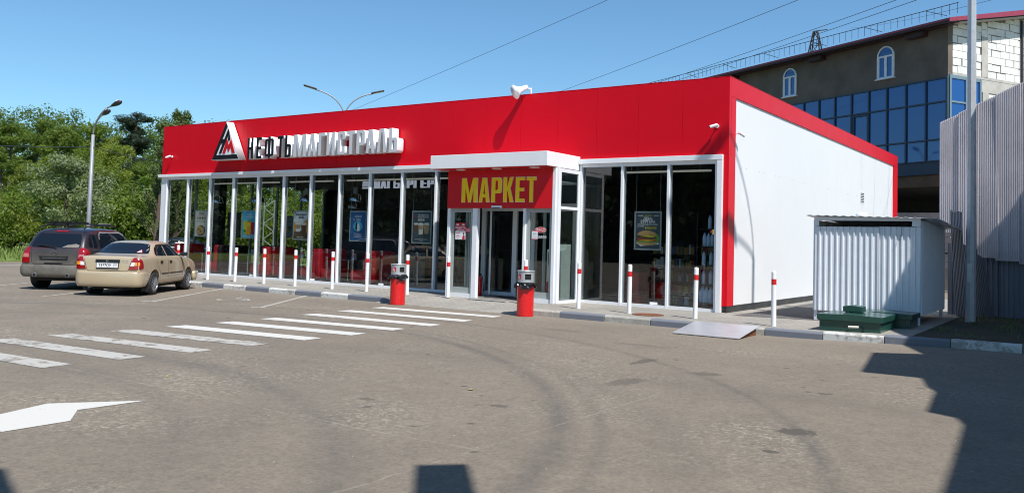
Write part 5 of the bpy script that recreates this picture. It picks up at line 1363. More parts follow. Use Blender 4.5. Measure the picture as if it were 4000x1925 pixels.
# arched windows
def arch_window(s0, s1, z0, zs, zt, name='arched_window'):
    w = s1-s0; c = (s0+s1)/2; r = w/2; h = zt-zs
    def outl(i): return [(s0+i, z0+i)]+[(s1-i, z0+i)]+[(c+(r-i)*math.cos(R(a)), zs+(h-i)*math.sin(R(a))) for a in range(0, 181, 15)]
    def pb(me, g, nm, mt, par):
        me.transform(BM @ Matrix.Translation((0, g, 0)) @ FRONT); me.transform(Matrix.Translation(-ORG[bb.name])); return link_mesh(nm, me, mt, par)
    fo = pb(shape2d([outl(0), outl(0.065)], 0.10), -0.02, name, 'window_white', bb)
    fr2 = bbox('bar', s0+0.066, s1-0.066, -0.065, 0.025, zs-0.04, zs+0.04, 'window_white', fo)
    bbox('bar', c-0.065, c+0.065, -0.06, 0.02, z0+0.066, zs-0.041, 'window_white', fo)
    for a, b in ((s0+0.066, s0+0.12), (s1-0.12, s1-0.066)): bbox('bar', a, b, -0.055, 0.015, z0+0.066, zs-0.042, 'window_white', fo)
    pb(shape2d([outl(0.066)], 0.01), -0.012, 'pane', 'blue_glass', fo)
    bbox('sill', s0-0.06, s1+0.06, -0.14, -0.002, z0-0.05, z0-0.005, 'window_white', fo)
arch_window(2.76, 3.71, 9.60, 10.63, 11.12)
arch_window(8.90, 9.85, 9.60, 10.63, 11.11)
arch_window(15.05, 16.0, 9.60, 10.63, 11.11)
# low board fence in front of the open ground floor
bf = empty('board_fence', (0.5, 22.0, 0), 'low grey fence of horizontal boards behind the store', 'fence')
for k in range(9): MB().bar((-4.0, 21.6, 1.0+0.26*k), (4.2, 20.4, 1.0+0.26*k), 0.03, 0.22).build('board', 'board_grey', bf)
for x in (-3.5, 0.0, 3.6): MB().box(x-0.05, x+0.05, 21.1+(-0.14)*(x), 21.2+(-0.14)*x, -0.2, 3.2).build('post', 'steel_dark', bf)

# ================================================================ lattice pylon, lamps, wires
py_ = empty('lattice_pylon', (-12.75, 53.3, -0.3), 'dark lattice power pylon rising behind the office block roof', 'pylon')
cx_, cy_ = -12.75, 53.3
corners = lambda z: [(cx_+a*h_, cy_+b*h_, z) for a, b in ((-1, -1), (1, -1), (1, 1), (-1, 1)) for h_ in [0.15+(19.6-z)*0.17]]
lv = [-0.3, 4, 8, 11, 13.5, 15.5, 17.2, 18.5, 19.6]
m = MB()
for z0, z1 in zip(lv, lv[1:]):
    A, B = corners(z0), corners(z1)
    for i in range(4):
        m.bar(A[i], B[i], 0.09); m.bar(A[i], B[(i+1) % 4], 0.05); m.bar(B[i], B[(i+1) % 4], 0.05)
m.build('tower', 'steel_dark', py_)
MB().bar((cx_-0.1, cy_, 19.66), (cx_+0.85, cy_+0.4, 19.78), 0.07).build('cross_arm', 'steel_dark', py_)

def wire(name, a, b, sag, rad, label, n=16):
    a, b = Vector(a), Vector(b); pts = []
    for k in range(n+1):
        u = k/n; p = a.lerp(b, u); p.z -= sag*4*u*(1-u); pts.append(p)
    return single(MB().tube(pts, rad, 5), name, 'wire', label, 'wire', 'overhead wires', base=a)
# ================================================================ cars
def eval_mesh(o):
    dg = bpy.context.evaluated_depsgraph_get()
    me = bpy.data.meshes.new_from_object(o.evaluated_get(dg))
    return me
def lerp(a, b, u): return a+(b-a)*u
def body_shell(stations, half, N=11):
    """stations: x, zb, zs, zt, wf, g  (wf scales the half width, g = 0 deck .. 1 greenhouse)"""
    secs = []
    for x, zb, zs, zt, wf, g, rw in stations:
        w = half*wf
        deck = [(0.90*w, zs+0.012), (0.74*w, lerp(zs, zt, 0.75)), (0.45*w, lerp(zs, zt, 0.95)), (0, zt)]
        gh = [(0.905*w, zs+0.03), (rw+0.055, zt-0.11), (rw-0.035, zt-0.022), (0, zt)]
        top = [(lerp(a[0], b[0], g), lerp(a[1], b[1], g)) for a, b in zip(deck, gh)]
        zm = lerp(zb, zs, 0.45)
        pts = [(0, zb), (0.80*w, zb), (0.945*w, zb+0.05), (0.985*w, zb+0.16), (w, zm), (0.988*w, lerp(zm, zs, 0.72)), (0.955*w, zs)]+top
        secs.append((x, pts))
    vs, fs = [], []; ring = []
    for x, pts in secs:
        full = [(y, z) for y, z in pts]+[(-y, z) for y, z in pts[-2:0:-1]]
        ring.append([len(vs)+i for i in range(len(full))]); vs += [(x, y, z) for y, z in full]
    n = len(ring[0])
    for a, b in zip(ring, ring[1:]):
        for i in range(n): fs.append((a[i], b[i], b[(i+1) % n], a[(i+1) % n]))
    fs.append(tuple(ring[0])); fs.append(tuple(ring[-1][::-1]))
    return vs, fs

class Car:
    def __init__(s, name, stations, half, paint, loc, heading, label, axles, wr, track, tilt=0.0):
        s.root = empty(name, loc, label, 'car', 'parked cars', rz=heading, local=True)
        s.half = half; s.wr = wr; s.paint = paint
        vs, fs = body_shell(stations, half)
        me = bpy.data.meshes.new('body'); me.from_pydata(vs, [], fs)
        bm = bmesh.new(); bm.from_mesh(me); bmesh.ops.recalc_face_normals(bm, faces=bm.faces); bm.to_mesh(me); bm.free()
        o = bpy.data.objects.new('tmp', me); COL.objects.link(o)
        sub = o.modifiers.new('s', 'SUBSURF'); sub.levels = sub.render_levels = 2
        tmp = []
        for ax in axles:
            for sd in (-1, 1):
                c = MB().tube([(ax, sd*(half-0.24), wr+0.02), (ax, sd*(half+0.3), wr+0.02)], wr+0.055, 28).build('cut', 'dark_under', None)
                b = o.modifiers.new('b', 'BOOLEAN'); b.operation = 'DIFFERENCE'; b.object = c; b.solver = 'EXACT'; tmp.append(c)
        shell = eval_mesh(o)
        # the uncut skin serves to lay windows, lamps and seams on the bodywork
        for md in [q for q in o.modifiers if q.type == 'BOOLEAN']: o.modifiers.remove(md)
        skin = eval_mesh(o)
        bm = bmesh.new(); bm.from_mesh(skin); s.bvh = BVHTree.FromBMesh(bm); bm.free(); bpy.data.meshes.remove(skin)
        bpy.data.objects.remove(o)
        for c in tmp: bpy.data.objects.remove(c)
        shell.materials.clear()
        s.body = link_mesh('body', shell, paint, s.root, True)
        if hasattr(shell, 'set_sharp_from_angle'): shell.set_sharp_from_angle(angle=R(38))
        # dark wheel housings
        for ax in axles:
            for sd in (-1, 1): MB().tube([(ax, sd*(half-0.26), wr+0.02), (ax, sd*(half-0.245), wr+0.02)], wr+0.06, 24).build('wheel_housing', 'dark_under', s.root)
        for ax in axles:
            for sd in (-1, 1): s.wheel(ax, sd*track, sd)
    def patch(s, name, poly, mt, view, parent=None, off=0.004, cell=0.06):
        """lays a flat outline on the bodywork. view 'L'/'R': (x,z) seen from the side; 'B'/'F': (y,z) from behind or front; 'T': (x,y) from above"""
        bm = bmesh.new()
        bm.faces.new([bm.verts.new((a, b, 0)) for a, b in poly])
        lo = [min(p[i] for p in poly) for i in (0, 1)]; hi = [max(p[i] for p in poly) for i in (0, 1)]
        for i in (0, 1):
            c = lo[i]+cell
            while c < hi[i]-1e-4:
                nrm = (1, 0, 0) if i == 0 else (0, 1, 0)
                bmesh.ops.bisect_plane(bm, geom=bm.verts[:]+bm.edges[:]+bm.faces[:], plane_co=(c, 0, 0) if i == 0 else (0, c, 0), plane_no=nrm)
                c += cell
        sgn = 1
        for v in bm.verts:
            a, b = v.co.x, v.co.y
            if view == 'L': org, d = Vector((a, 2, b)), Vector((0, -1, 0))
            elif view == 'R': org, d = Vector((a, -2, b)), Vector((0, 1, 0))
            elif view == 'B': org, d = Vector((-4, a, b)), Vector((1, 0, 0))
            elif view == 'F': org, d = Vector((4, a, b)), Vector((-1, 0, 0))
            else: org, d = Vector((a, b, 4)), Vector((0, 0, -1))
            hit = s.bvh.ray_cast(org, d)
            if hit[0] is None:
                hit = s.bvh.find_nearest(org+d*2.0 if view in 'LR' else org+d*2)
            v.co = hit[0]+(hit[1] if hit[1].dot(d) < 0 else -hit[1])*off*0.6-d*off*0.6
        for f in bm.faces:
            f.normal_update()
            dd = {'L': Vector((0,1,0)), 'R': Vector((0,-1,0)), 'B': Vector((-1,0,0)), 'F': Vector((1,0,0)), 'T': Vector((0,0,1))}[view]
            if f.normal.dot(dd) < 0: f.normal_flip()
            f.smooth = True
        me = bpy.data.meshes.new(name); bm.to_mesh(me); bm.free()
        return link_mesh(name, me, mt, parent or s.root)
    def both(s, name, poly, mt, **k):
        s.patch(name, poly, mt, 'L', **k); s.patch(name, poly, mt, 'R', **k)
    def seam(s, pts, view, w=0.010, mt='seam_dark', off=0.0022, name='seam'):
        for (a, b), (c, d) in zip(pts, pts[1:]):
            v = Vector((c-a, d-b)).normalized(); nx, ny = -v.y*w/2, v.x*w/2
            s.patch(name, [(a-nx, b-ny), (c-nx, d-ny), (c+nx, d+ny), (a+nx, b+ny)], mt, view, off=off, cell=0.12)
    def wheel(s, x, y, sd):
        r = s.wr; M_ = Matrix.Translation((x, y, r)) @ Matrix.Rotation(R(-90*sd), 4, 'X')
        w = 0.095
        t_ = MB().lathe([(r*0.62, -w), (r*0.80, -w-0.008), (r*0.94, -w+0.004), (r, -w+0.035), (r, w-0.035), (r*0.94, w-0.004), (r*0.80, w+0.008), (r*0.66, w+0.004), (r*0.64, w-0.02), (r*0.62, w-0.05)], 32, M_, cap=False).build('wheel', 'tyre', s.root, smooth=True)
        rim = MB().lathe([(r*0.655, w-0.005), (r*0.66, w+0.006), (r*0.62, w+0.008), (r*0.60, w-0.01), (r*0.58, w-0.06)], 32, M_, cap=False)
        rim.lathe([(r*0.03, w+0.006), (r*0.13, w+0.004), (r*0.15, w-0.01), (r*0.15, w-0.05)], 16, M_)
        for k in range(7):
            a = 2*math.pi*k/7
            Q = M_ @ Matrix.Rotation(a, 4, 'Z')
            for da in (-0.075, 0.075):
                rim.bar(Q @ Vector((r*0.10, da*r*0.5, w-0.004)), Q @ Vector((r*0.62, da*r*1.6, w-0.006)), r*0.075, 0.018)
        rim.build('rim', 'alloy', t_)
        MB().lathe([(r*0.615, w-0.058), (r*0.02, w-0.05)], 24, M_).build('rim_back', 'rim_dark', t_)
    def box(s, name, x0, x1, y0, y1, z0, z1, mt, bevel=0.0, parent=None):
        return MB().box(x0, x1, y0, y1, z0, z1).build(name, mt, parent or s.root, bevel=bevel)
    def sweep(s, name, path, prof, mt, smooth=True):
        """profile (outward, z) carried along a plan path of (x, y, nx, ny)"""
        m = MB(); k = len(prof)
        for x, y, nx, ny in path:
            for o_, z in prof: m.v.append(Vector((x+nx*o_, y+ny*o_, z)))
        for i in range(len(path)-1):
            for j in range(k): m.f.append((i*k+j, (i+1)*k+j, (i+1)*k+(j+1) % k, i*k+(j+1) % k)); m.mi.append(0)
        m.f.append(tuple(range(k))); m.f.append(tuple(range((len(path)-1)*k, len(path)*k))[::-1]); m.mi += [0, 0]
        o = m.build(name, mt, s.root, smooth=smooth)
        if smooth:
            sb = o.modifiers.new('s', 'SUBSURF'); sb.levels = sb.render_levels = 1
        return o
def u_path(xs, xe, half, rear_bow, r=0.22, n=5, sgn=-1):
    """plan path round one end of a car, from the left flank to the right flank"""
    pts = []
    def add(x, y, a): pts.append((x, y, math.cos(a), math.sin(a)))
    end = math.pi if sgn < 0 else 0.0
    add(xs, half, math.pi/2)
    add(lerp(xs, xe-sgn*r, 0.5), half, math.pi/2)
    c = (xe-sgn*r, half-r)
    for k in range(n+1):
        a = lerp(math.pi/2, end, k/n)
        add(c[0]+r*math.cos(a), c[1]+r*math.sin(a), a)
    add(xe+sgn*rear_bow*0.7, (half-r)*0.5, end)
    add(xe+sgn*rear_bow, 0, end)
    return pts+[(x, -y, nx, -ny) for x, y, nx, ny in pts[-2::-1]]

def sedan(name, loc, heading, paint, label, plate='Т577ОУ', region='777', detail=True):
    st = [(-2.085,.36,.60,.63,.86,0,0), (-2.075,.30,.88,.93,.90,0,0), (-2.05,.27,.94,.985,.93,0,0), (-1.98,.25,.955,1.0,.955,0,0), (-1.75,.23,.96,1.01,.985,0,0), (-1.48,.22,.965,1.035,.995,.10,.66),
          (-1.30,.22,.965,1.115,1,.55,.62), (-1.05,.22,.965,1.235,1,.88,.585), (-.80,.22,.96,1.345,1,1,.555), (-.62,.22,.96,1.375,1,1,.555), (-.15,.22,.955,1.395,1,1,.56), (.22,.22,.95,1.385,1,1,.555), (.42,.22,.95,1.325,1,.98,.56), (.72,.22,.945,1.16,1,.80,.60), (.98,.22,.935,1.015,1,.30,.66),
          (1.14,.22,.92,.965,1,0,0), (1.45,.22,.88,.925,.99,0,0), (1.75,.23,.81,.86,.965,0,0), (1.95,.25,.73,.775,.92,0,0), (2.05,.28,.64,.68,.86,0,0), (2.09,.36,.54,.57,.78,0,0)]
    c = Car(name, st, 0.835, paint, loc, heading, label, (-1.22, 1.22), 0.292, 0.735)
    # glass
    c.patch('rear_window', [(-.655,1.045),(.655,1.045),(.615,1.13),(.535,1.265),(.48,1.29),(.25,1.312),(-.25,1.312),(-.48,1.29),(-.535,1.265),(-.615,1.13)], 'car_glass', 'B')
    c.patch('windscreen', [(-.66,1.0),(.66,1.0),(.55,1.32),(.50,1.345),(-.50,1.345),(-.55,1.32)], 'car_glass', 'F')
    c.both('rear_door_window', [(-1.02,.995),(-.34,.99),(-.36,1.26),(-.46,1.275),(-.66,1.265),(-.86,1.18),(-1.0,1.05)], 'car_glass')
    c.both('front_door_window', [(-.27,.99),(.66,.985),(.62,1.03),(.44,1.14),(.24,1.25),(.14,1.275),(-.29,1.275)], 'car_glass')
    c.both('window_visor', [(-.86,1.19),(-.66,1.275),(-.42,1.292),(.14,1.292),(.28,1.235),(.22,1.222),(.12,1.25),(-.42,1.252),(-.64,1.24),(-.82,1.17)], 'black_plastic', off=0.010)
    # lamps
    for sg, vw in ((1, 'L'), (-1, 'R')):
        lamp = c.patch('tail_lamp', [(sg*.52,.665),(sg*.785,.665),(sg*.79,.80),(sg*.755,.90),(sg*.69,.955),(sg*.625,.955),(sg*.585,.86)], 'lens_red', 'B', off=0.016)
        c.patch('amber_lens', [(sg*.665,.765),(sg*.77,.765),(sg*.765,.845),(sg*.68,.845)], 'lens_amber', 'B', parent=lamp, off=0.020)
        c.patch('reversing_lens', [(sg*.555,.755),(sg*.66,.755),(sg*.672,.845),(sg*.592,.845)], 'lens_white', 'B', parent=lamp, off=0.020)
        c.patch('side_lens', [(-2.06,.68),(-1.90,.69),(-1.89,.78),(-1.93,.89),(-2.0,.94),(-2.06,.94)], 'lens_red', vw, parent=lamp, off=0.010)
        c.patch('headlamp', [(sg*.38,.60),(sg*.70,.62),(sg*.72,.72),(sg*.42,.70)], 'lens_white', 'F', off=0.012)
        c.patch('side_repeater', [(1.44,.72),(1.50,.72),(1.49,.76),(1.45,.76)], 'lens_amber', vw, off=0.008)
    # bumpers
    c.sweep('rear_bumper', u_path(-1.60, -2.10, .815, .055, 0.20), [(-.06,.605),(-.006,.615),(.022,.595),(.028,.50),(.024,.38),(.008,.28),(-.03,.225),(-.10,.23)], paint)
    c.sweep('front_bumper', u_path(1.62, 2.06, .815, .055, 0.22, sgn=1), [(-.06,.52),(.012,.53),(.045,.50),(.050,.42),(.045,.33),(.02,.24),(-.10,.22)], paint)
    # door outlines, sill moulding, handles
    for vw in 'LR':
        c.seam([(-.30,.29),(-.31,.985)], vw); c.seam([(.70,.30),(.77,.55),(.70,.96)], vw); c.seam([(-1.04,1.0),(-1.10,.90),(-1.0,.72),(-.84,.56),(-.80,.29)], vw); c.seam([(-.80,.285),(.70,.285)], vw)
        c.patch('side_moulding', [(-.80,.505),(-.325,.508),(-.325,.548),(-.80,.545)], 'trim_brown', vw, off=0.016); c.patch('side_moulding', [(-.285,.508),(.72,.515),(.72,.552),(-.285,.548)], 'trim_brown', vw, off=0.016)
        c.patch('door_handle', [(-.86,.80),(-.70,.80),(-.70,.865),(-.86,.865)], 'black_plastic', vw, off=0.010); c.patch('door_handle', [(-.22,.80),(-.07,.80),(-.07,.865),(-.22,.865)], 'black_plastic', vw, off=0.010)
    for sd in (-1, 1):
        m = rbox(0.10, 0.17, 0.115, 0.03); m.transform(Matrix.Translation((.60, sd*.90, .965))); link_mesh('door_mirror', m, 'black_plastic', c.root)
        c.box('mirror_stalk', .58, .64, min(sd*.76, sd*.84), max(sd*.76, sd*.84), .985, 1.02, 'black_plastic')
        for ax in (-1.57, 0.88): c.box('mud_flap', ax, ax+0.012, min(sd*.64, sd*.82), max(sd*.64, sd*.82), .10, .30, 'black_plastic')
    # boot lid outline and plate
    c.seam([(-.60,.965),(-.51,.66),(-.47,.625),(.47,.625),(.51,.66),(.60,.965)], 'B')
    c.patch('plate_recess', [(-.31,.675),(.31,.675),(.31,.905),(-.31,.905)], paint, 'B', off=0.003)
    c.patch('boot_trim', [(-.30,.835),(.30,.835),(.30,.905),(-.30,.905)], 'black_plastic', 'B', off=0.016)
    pb_ = c.box('plate_holder', -2.108, -2.093, -.275, .275, .685, .825, 'black_plastic')
    c.box('number_plate', -2.113, -2.109, -.26, .26, .708, .818, 'plate_white')
    bk_ = Matrix(((0,0,-1,0),(-1,0,0,0),(0,1,0,0),(0,0,0,1)))
    me = text_mesh(plate, 0.105, offset=0.002); me.transform(Matrix.Translation((-2.1145, .06, .727)) @ bk_ @ Matrix.Diagonal((0.85, 1, 1, 1))); link_mesh('plate_print', me, 'letter_black', c.root)
    me = text_mesh(region, 0.075, offset=0.0015); me.transform(Matrix.Translation((-2.1145, -.19, .745)) @ bk_ @ Matrix.Diagonal((0.8, 1, 1, 1))); link_mesh('plate_print', me, 'letter_black', c.root)
    me = text_mesh('H', 0.06, offset=0.003); me.transform(Matrix.Translation((-2.118, 0, .85)) @ bk_ @ Matrix.Shear('XY', 4, (0.3, 0)) @ Matrix.Diagonal((1.3, 1, 1, 1))); link_mesh('badge', me, 'chrome', c.root)
    me = text_mesh('Accent', 0.05, offset=0.0005); me.transform(Matrix.Translation((-2.098, -.43, .865)) @ bk_); link_mesh('badge', me, 'chrome', c.root)
    c.patch('warning_sticker', [(-.53,1.07),(-.38,1.07),(-.455,1.15)], 'print_red', 'B', off=0.007); c.patch('warning_sticker', [(-.51,1.08),(-.40,1.08),(-.455,1.135)], 'print_white', 'B', off=0.010)
    c.box('underbody', -1.9, 1.9, -.60, .60, .17, .26, 'dark_under')
    MB().tube([(-2.05, .45, .22), (-1.6, .45, .22)], 0.03, 10).build('exhaust', 'galvanised_dull', c.root)
    MB().tube([(-2.08, -.30, .30), (-1.2, -.30, .24)], 0.11, 10).build('silencer', 'dark_under', c.root)
    return c
HEAD = math.atan2(0.81, -0.586)
hv = Vector((-0.586, 0.81, 0)); rv = Vector((0.81, 0.586, 0))
rear_axle = Vector((-13.02, -6.03, AZ))-rv*0.80
sedan('sedan_car', rear_axle+hv*1.22, HEAD, 'gold_paint', 'gold four door saloon car parked nose to the kerb with amber and red tail lamps')
sedan('sedan_car', (-27.2, 4.6, AZ), R(60), 'navy_paint', 'dark blue car partly seen through the glass beyond the far end of the store', 'К412МН', '99')

def suv(loc, heading):
    st = [(-2.165,.50,.66,.70,.90,0,0), (-2.15,.44,.98,1.04,.925,0,0), (-2.12,.40,1.06,1.12,.935,.25,.76), (-2.04,.36,1.075,1.26,.95,.75,.72), (-1.92,.32,1.08,1.43,.965,.95,.685), (-1.78,.30,1.08,1.585,.975,1,.655), (-1.60,.29,1.08,1.655,.99,1,.645), (-1.0,.28,1.075,1.685,1,1,.645), (-.3,.28,1.07,1.69,1,1,.645), (.25,.28,1.065,1.665,1,1,.64), (.48,.28,1.06,1.60,1,.98,.645), (.80,.28,1.05,1.40,1,.84,.68), (1.10,.28,1.035,1.19,1,.45,.72),
          (1.28,.28,1.02,1.10,1,0,0), (1.60,.28,.985,1.05,.99,0,0), (1.90,.30,.92,.98,.96,0,0), (2.08,.34,.82,.87,.91,0,0), (2.15,.42,.68,.72,.85,0,0)]
    c = Car('suv_car', st, 0.90, 'plum_paint', loc, heading, 'dusty dark plum estate car with roof bars and twin exhausts beside the gold saloon', (-1.30, 1.33), 0.345, 0.79)
    c.patch('rear_window', [(-.60,1.13),(.60,1.13),(.64,1.17),(.60,1.38),(.54,1.50),(-.54,1.50),(-.60,1.38),(-.64,1.17)], 'car_glass', 'B')
    c.patch('dust_patch', [(-.60,1.135),(-.18,1.135),(-.30,1.20),(-.52,1.235),(-.615,1.20)], 'concrete_dust', 'B', off=0.006)
    c.patch('high_brake_lamp', [(-.17,1.55),(.17,1.55),(.16,1.585),(-.16,1.585)], 'lens_red', 'B', off=0.010)
    c.patch('windscreen', [(-.74,1.13),(.74,1.13),(.62,1.58),(-.62,1.58)], 'car_glass', 'F')
    c.both('quarter_window', [(-1.86,1.15),(-1.50,1.13),(-1.42,1.18),(-1.44,1.46),(-1.50,1.50),(-1.70,1.49),(-1.80,1.40)], 'car_glass')
    c.both('rear_door_window', [(-1.26,1.12),(-.46,1.11),(-.46,1.52),(-1.16,1.52),(-1.24,1.46)], 'car_glass')
    c.both('front_door_window', [(-.38,1.11),(.78,1.10),(.70,1.18),(.32,1.46),(.16,1.53),(-.38,1.525)], 'car_glass')
    c.both('window_visor', [(-1.29,1.36),(-1.24,1.50),(-1.14,1.565),(.14,1.57),(.36,1.48),(.32,1.455),(.12,1.535),(-1.12,1.53),(-1.20,1.47),(-1.24,1.35)], 'galvanised_dull', off=0.012)
    for sg, vw in ((1, 'L'), (-1, 'R')):
        lamp = c.patch('tail_lamp', [(sg*.62,.72),(sg*.83,.72),(sg*.835,.90),(sg*.80,1.09),(sg*.74,1.13),(sg*.655,1.13),(sg*.635,.95)], 'lens_red', 'B', off=0.014)
        c.patch('clear_lens', [(sg*.65,.86),(sg*.80,.86),(sg*.795,.96),(sg*.66,.96)], 'lens_pink', 'B', parent=lamp, off=0.018)
        c.patch('side_lens', [(-2.13,.73),(-1.98,.74),(-1.93,.84),(-1.93,.98),(-2.0,1.10),(-2.12,1.12)], 'lens_red', vw, parent=lamp, off=0.010)
        c.patch('headlamp', [(sg*.45,.74),(sg*.78,.78),(sg*.78,.90),(sg*.50,.88)], 'lens_white', 'F', off=0.012)
    c.sweep('rear_bumper', u_path(-1.62, -2.17, .885, .06, 0.20), [(-.06,.66),(.012,.675),(.05,.64),(.06,.55),(.055,.46),(.03,.38),(-.03,.33),(-.10,.34)], 'plum_paint')
    c.sweep('front_bumper', u_path(1.68, 2.12, .885, .06, 0.24, sgn=1), [(-.06,.62),(.012,.63),(.05,.60),(.055,.50),(.05,.40),(.02,.32),(-.10,.30)], 'plum_paint')
    c.patch('plate_recess', [(-.37,.80),(.37,.80),(.37,.90),(.30,.84),(-.30,.84),(-.37,.90)], 'black_plastic', 'B', off=0.010)
    c.patch('tailgate_strip', [(-.38,.90),(.38,.90),(.38,.935),(-.38,.935)], 'plum_paint', 'B', off=0.022)
    c.patch('plate_shadow_gap', [(-.24,.70),(.24,.70),(.24,.725),(-.24,.725)], 'black_plastic', 'B', off=0.012)
    c.seam([(-.62,1.12),(-.58,.74),(-.52,.685),(.52,.685),(.58,.74),(.62,1.12)], 'B')
    me = shape2d([disc(0, 0, .07, .04, 20), disc(0, 0, .058, .030, 20)], 0.008); me.transform(Matrix.Translation((-2.165, 0, .985)) @ Matrix(((0,0,-1,0),(-1,0,0,0),(0,1,0,0),(0,0,0,1)))); link_mesh('badge', me, 'chrome', c.root)
    MB().tube([(-2.10, -.02, 1.10), (-2.13, -.02, 1.12)], 0.035, 12).build('wiper_hub', 'black_plastic', c.root)
    MB().bar((-2.13, -.02, 1.13), (-2.125, .46, 1.21), 0.02, 0.035).build('wiper_arm', 'black_plastic', c.root)
    for y in (-.42, .44):
        MB().tube([(-2.26, y, .40), (-2.0, y, .41)], 0.055, 14).build('exhaust_tip', 'galvanised_dull', c.root)
        MB().tube([(-2.263, y, .40), (-2.258, y, .40)], 0.045, 14).build('exhaust_mouth', 'dark_hole', c.root)
    for vw in 'LR':
        c.seam([(-.42,.38),(-.42,1.10)], vw); c.seam([(.78,.38),(.90,.70),(.84,1.08)], vw); c.seam([(-1.30,1.10),(-1.25,.80),(-.98,.55),(-.95,.38)], vw)
        c.patch('side_moulding', [(-.92,.52),(.80,.53),(.80,.62),(-.92,.61)], 'black_plastic', vw, off=0.014)
        c.patch('door_handle', [(-1.10,.92),(-.92,.92),(-.92,.96),(-1.10,.96)], 'black_plastic', vw, off=0.02); c.patch('door_handle', [(-.30,.92),(-.12,.92),(-.12,.96),(-.30,.96)], 'black_plastic', vw, off=0.02)
    # roof rails, cross bars and carrier arms
    for y in (-.60, .60):
        MB().tube([(-1.82, y, 1.63), (-1.70, y, 1.695), (-1.2, y, 1.735), (.0, y, 1.735), (.12, y, 1.68)], 0.018, 8).build('roof_rail', 'black_plastic', c.root)
    for x in (-1.15, -.35):
        MB().bar((x, -.66, 1.775), (x, .66, 1.775), 0.05, 0.03).build('cross_bar', 'black_plastic', c.root)
        for y in (-.60, .60): c.box('bar_foot', x-.04, x+.04, y-.035, y+.035, 1.73, 1.765, 'black_plastic')
    MB().bar((-.35, -.645, 1.795), (-.35, -.30, 1.795), 0.04, 0.012).build('bar_plate', 'aluminium', c.root)
    for y, t_ in ((.50, 0.02), (.34, 0.06), (.15, 0.03)):
        MB().bar((-1.55, y+.02, 1.80), (-.10, y-t_, 1.815), 0.06, 0.035).build('ski_carrier', 'black_plastic', c.root)
        c.box('carrier_clamp', -1.20, -1.10, y-.04, y+.04, 1.792, 1.84, 'black_plastic')
    for sd in (-1, 1):
        m = rbox(0.12, 0.20, 0.15, 0.04); m.transform(Matrix.Translation((.72, sd*.99, 1.10))); link_mesh('door_mirror', m, 'plum_paint', c.root)
        c.box('mirror_stalk', .70, .76, min(sd*.82, sd*.92), max(sd*.82, sd*.92), 1.13, 1.17, 'black_plastic')
    c.box('underbody', -1.95, 1.95, -.62, .62, .24, .34, 'dark_under')
    return c
suv_rear = Vector((-17.05, -6.955, AZ))+rv*0.86
suv(suv_rear+hv*1.30, HEAD)
# ================================================================ street lamps
def arm_lamp(base, h, arms, label, group='street lamps'):
    l = empty('street_lamp', base, label, 'street lamp', group)
    b = Vector(base)
    MB().tube([b, b+Vector((0, 0, 2.0)), b+Vector((0, 0, h))], [0.11, 0.10, 0.075], 10).build('pole', 'galvanised_dull', l, smooth=True)
    for (dx, dy, dz, head) in arms:
        pts = []
        for k in range(9):
            u = k/8; a = u*math.pi/2*0.86
            pts.append(b+Vector((dx*(1-math.cos(a))/(1-math.cos(math.pi/2*0.86)), dy*(1-math.cos(a))/(1-math.cos(math.pi/2*0.86)), h-0.05+dz*math.sin(a)/math.sin(math.pi/2*0.86))))
        ar = MB().tube(pts, 0.035, 8).build('arm', 'galvanised_dull', l, smooth=True)
        e = pts[-1]; d = (pts[-1]-pts[-2]).normalized()
        if head == 'cobra':
            hd = MB().tube([e-d*0.05, e+d*0.10, e+d*0.35, e+d*0.55, e+d*0.62], [0.045, 0.08, 0.12, 0.10, 0.04], 12).build('lamp_head', 'steel_dark', l, smooth=True)
            q = e+d*0.36+Vector((0, 0, 0.055)); MB().tube([q-d*0.22, q, q+d*0.2], [0.04, 0.095, 0.04], 10).build('head_cover', 'white_trim', hd, smooth=True)
        else:
            f = Vector((d.x, d.y, 0.25)).normalized(); sdv = f.cross(Vector((0, 0, 1))).normalized(); up = sdv.cross(f)
            Mx = Matrix((f, sdv, up)).transposed().to_4x4(); Mx.translation = e
            hd = MB().box(-0.05, 0.62, -0.15, 0.15, 0.0, 0.07, mtx=Mx).build('lamp_head', 'steel_dark', l, bevel=0.02)
            MB().box(0.05, 0.56, -0.12, 0.12, -0.006, -0.001, mtx=Mx).build('lens', 'glass_lens', hd)
    return l
arm_lamp((-31.33, 2.33, AZ), 6.0, [(1.15, 0.18, 1.35, 'cobra'), (0.95, -0.10, 0.92, 'cobra')], 'galvanised street lamp with two curved arms in front of the trees')
arm_lamp((-21.66-3.2, 8.75+3.1, AZ), 7.7, [(-1.05, -1.05, 1.40, 'flat'), (0.95, 1.0, 1.35, 'flat')], 'twin armed lamp with flat heads rising behind the store roof')
arm_lamp((7.6, -1.75, AZ), 13.6, [(-0.62, -1.65, 2.0, 'flat'), (-0.15, -1.2, 0.30, 'flat')], 'tall twin armed lamp off to the east whose shadow falls on the store corner')

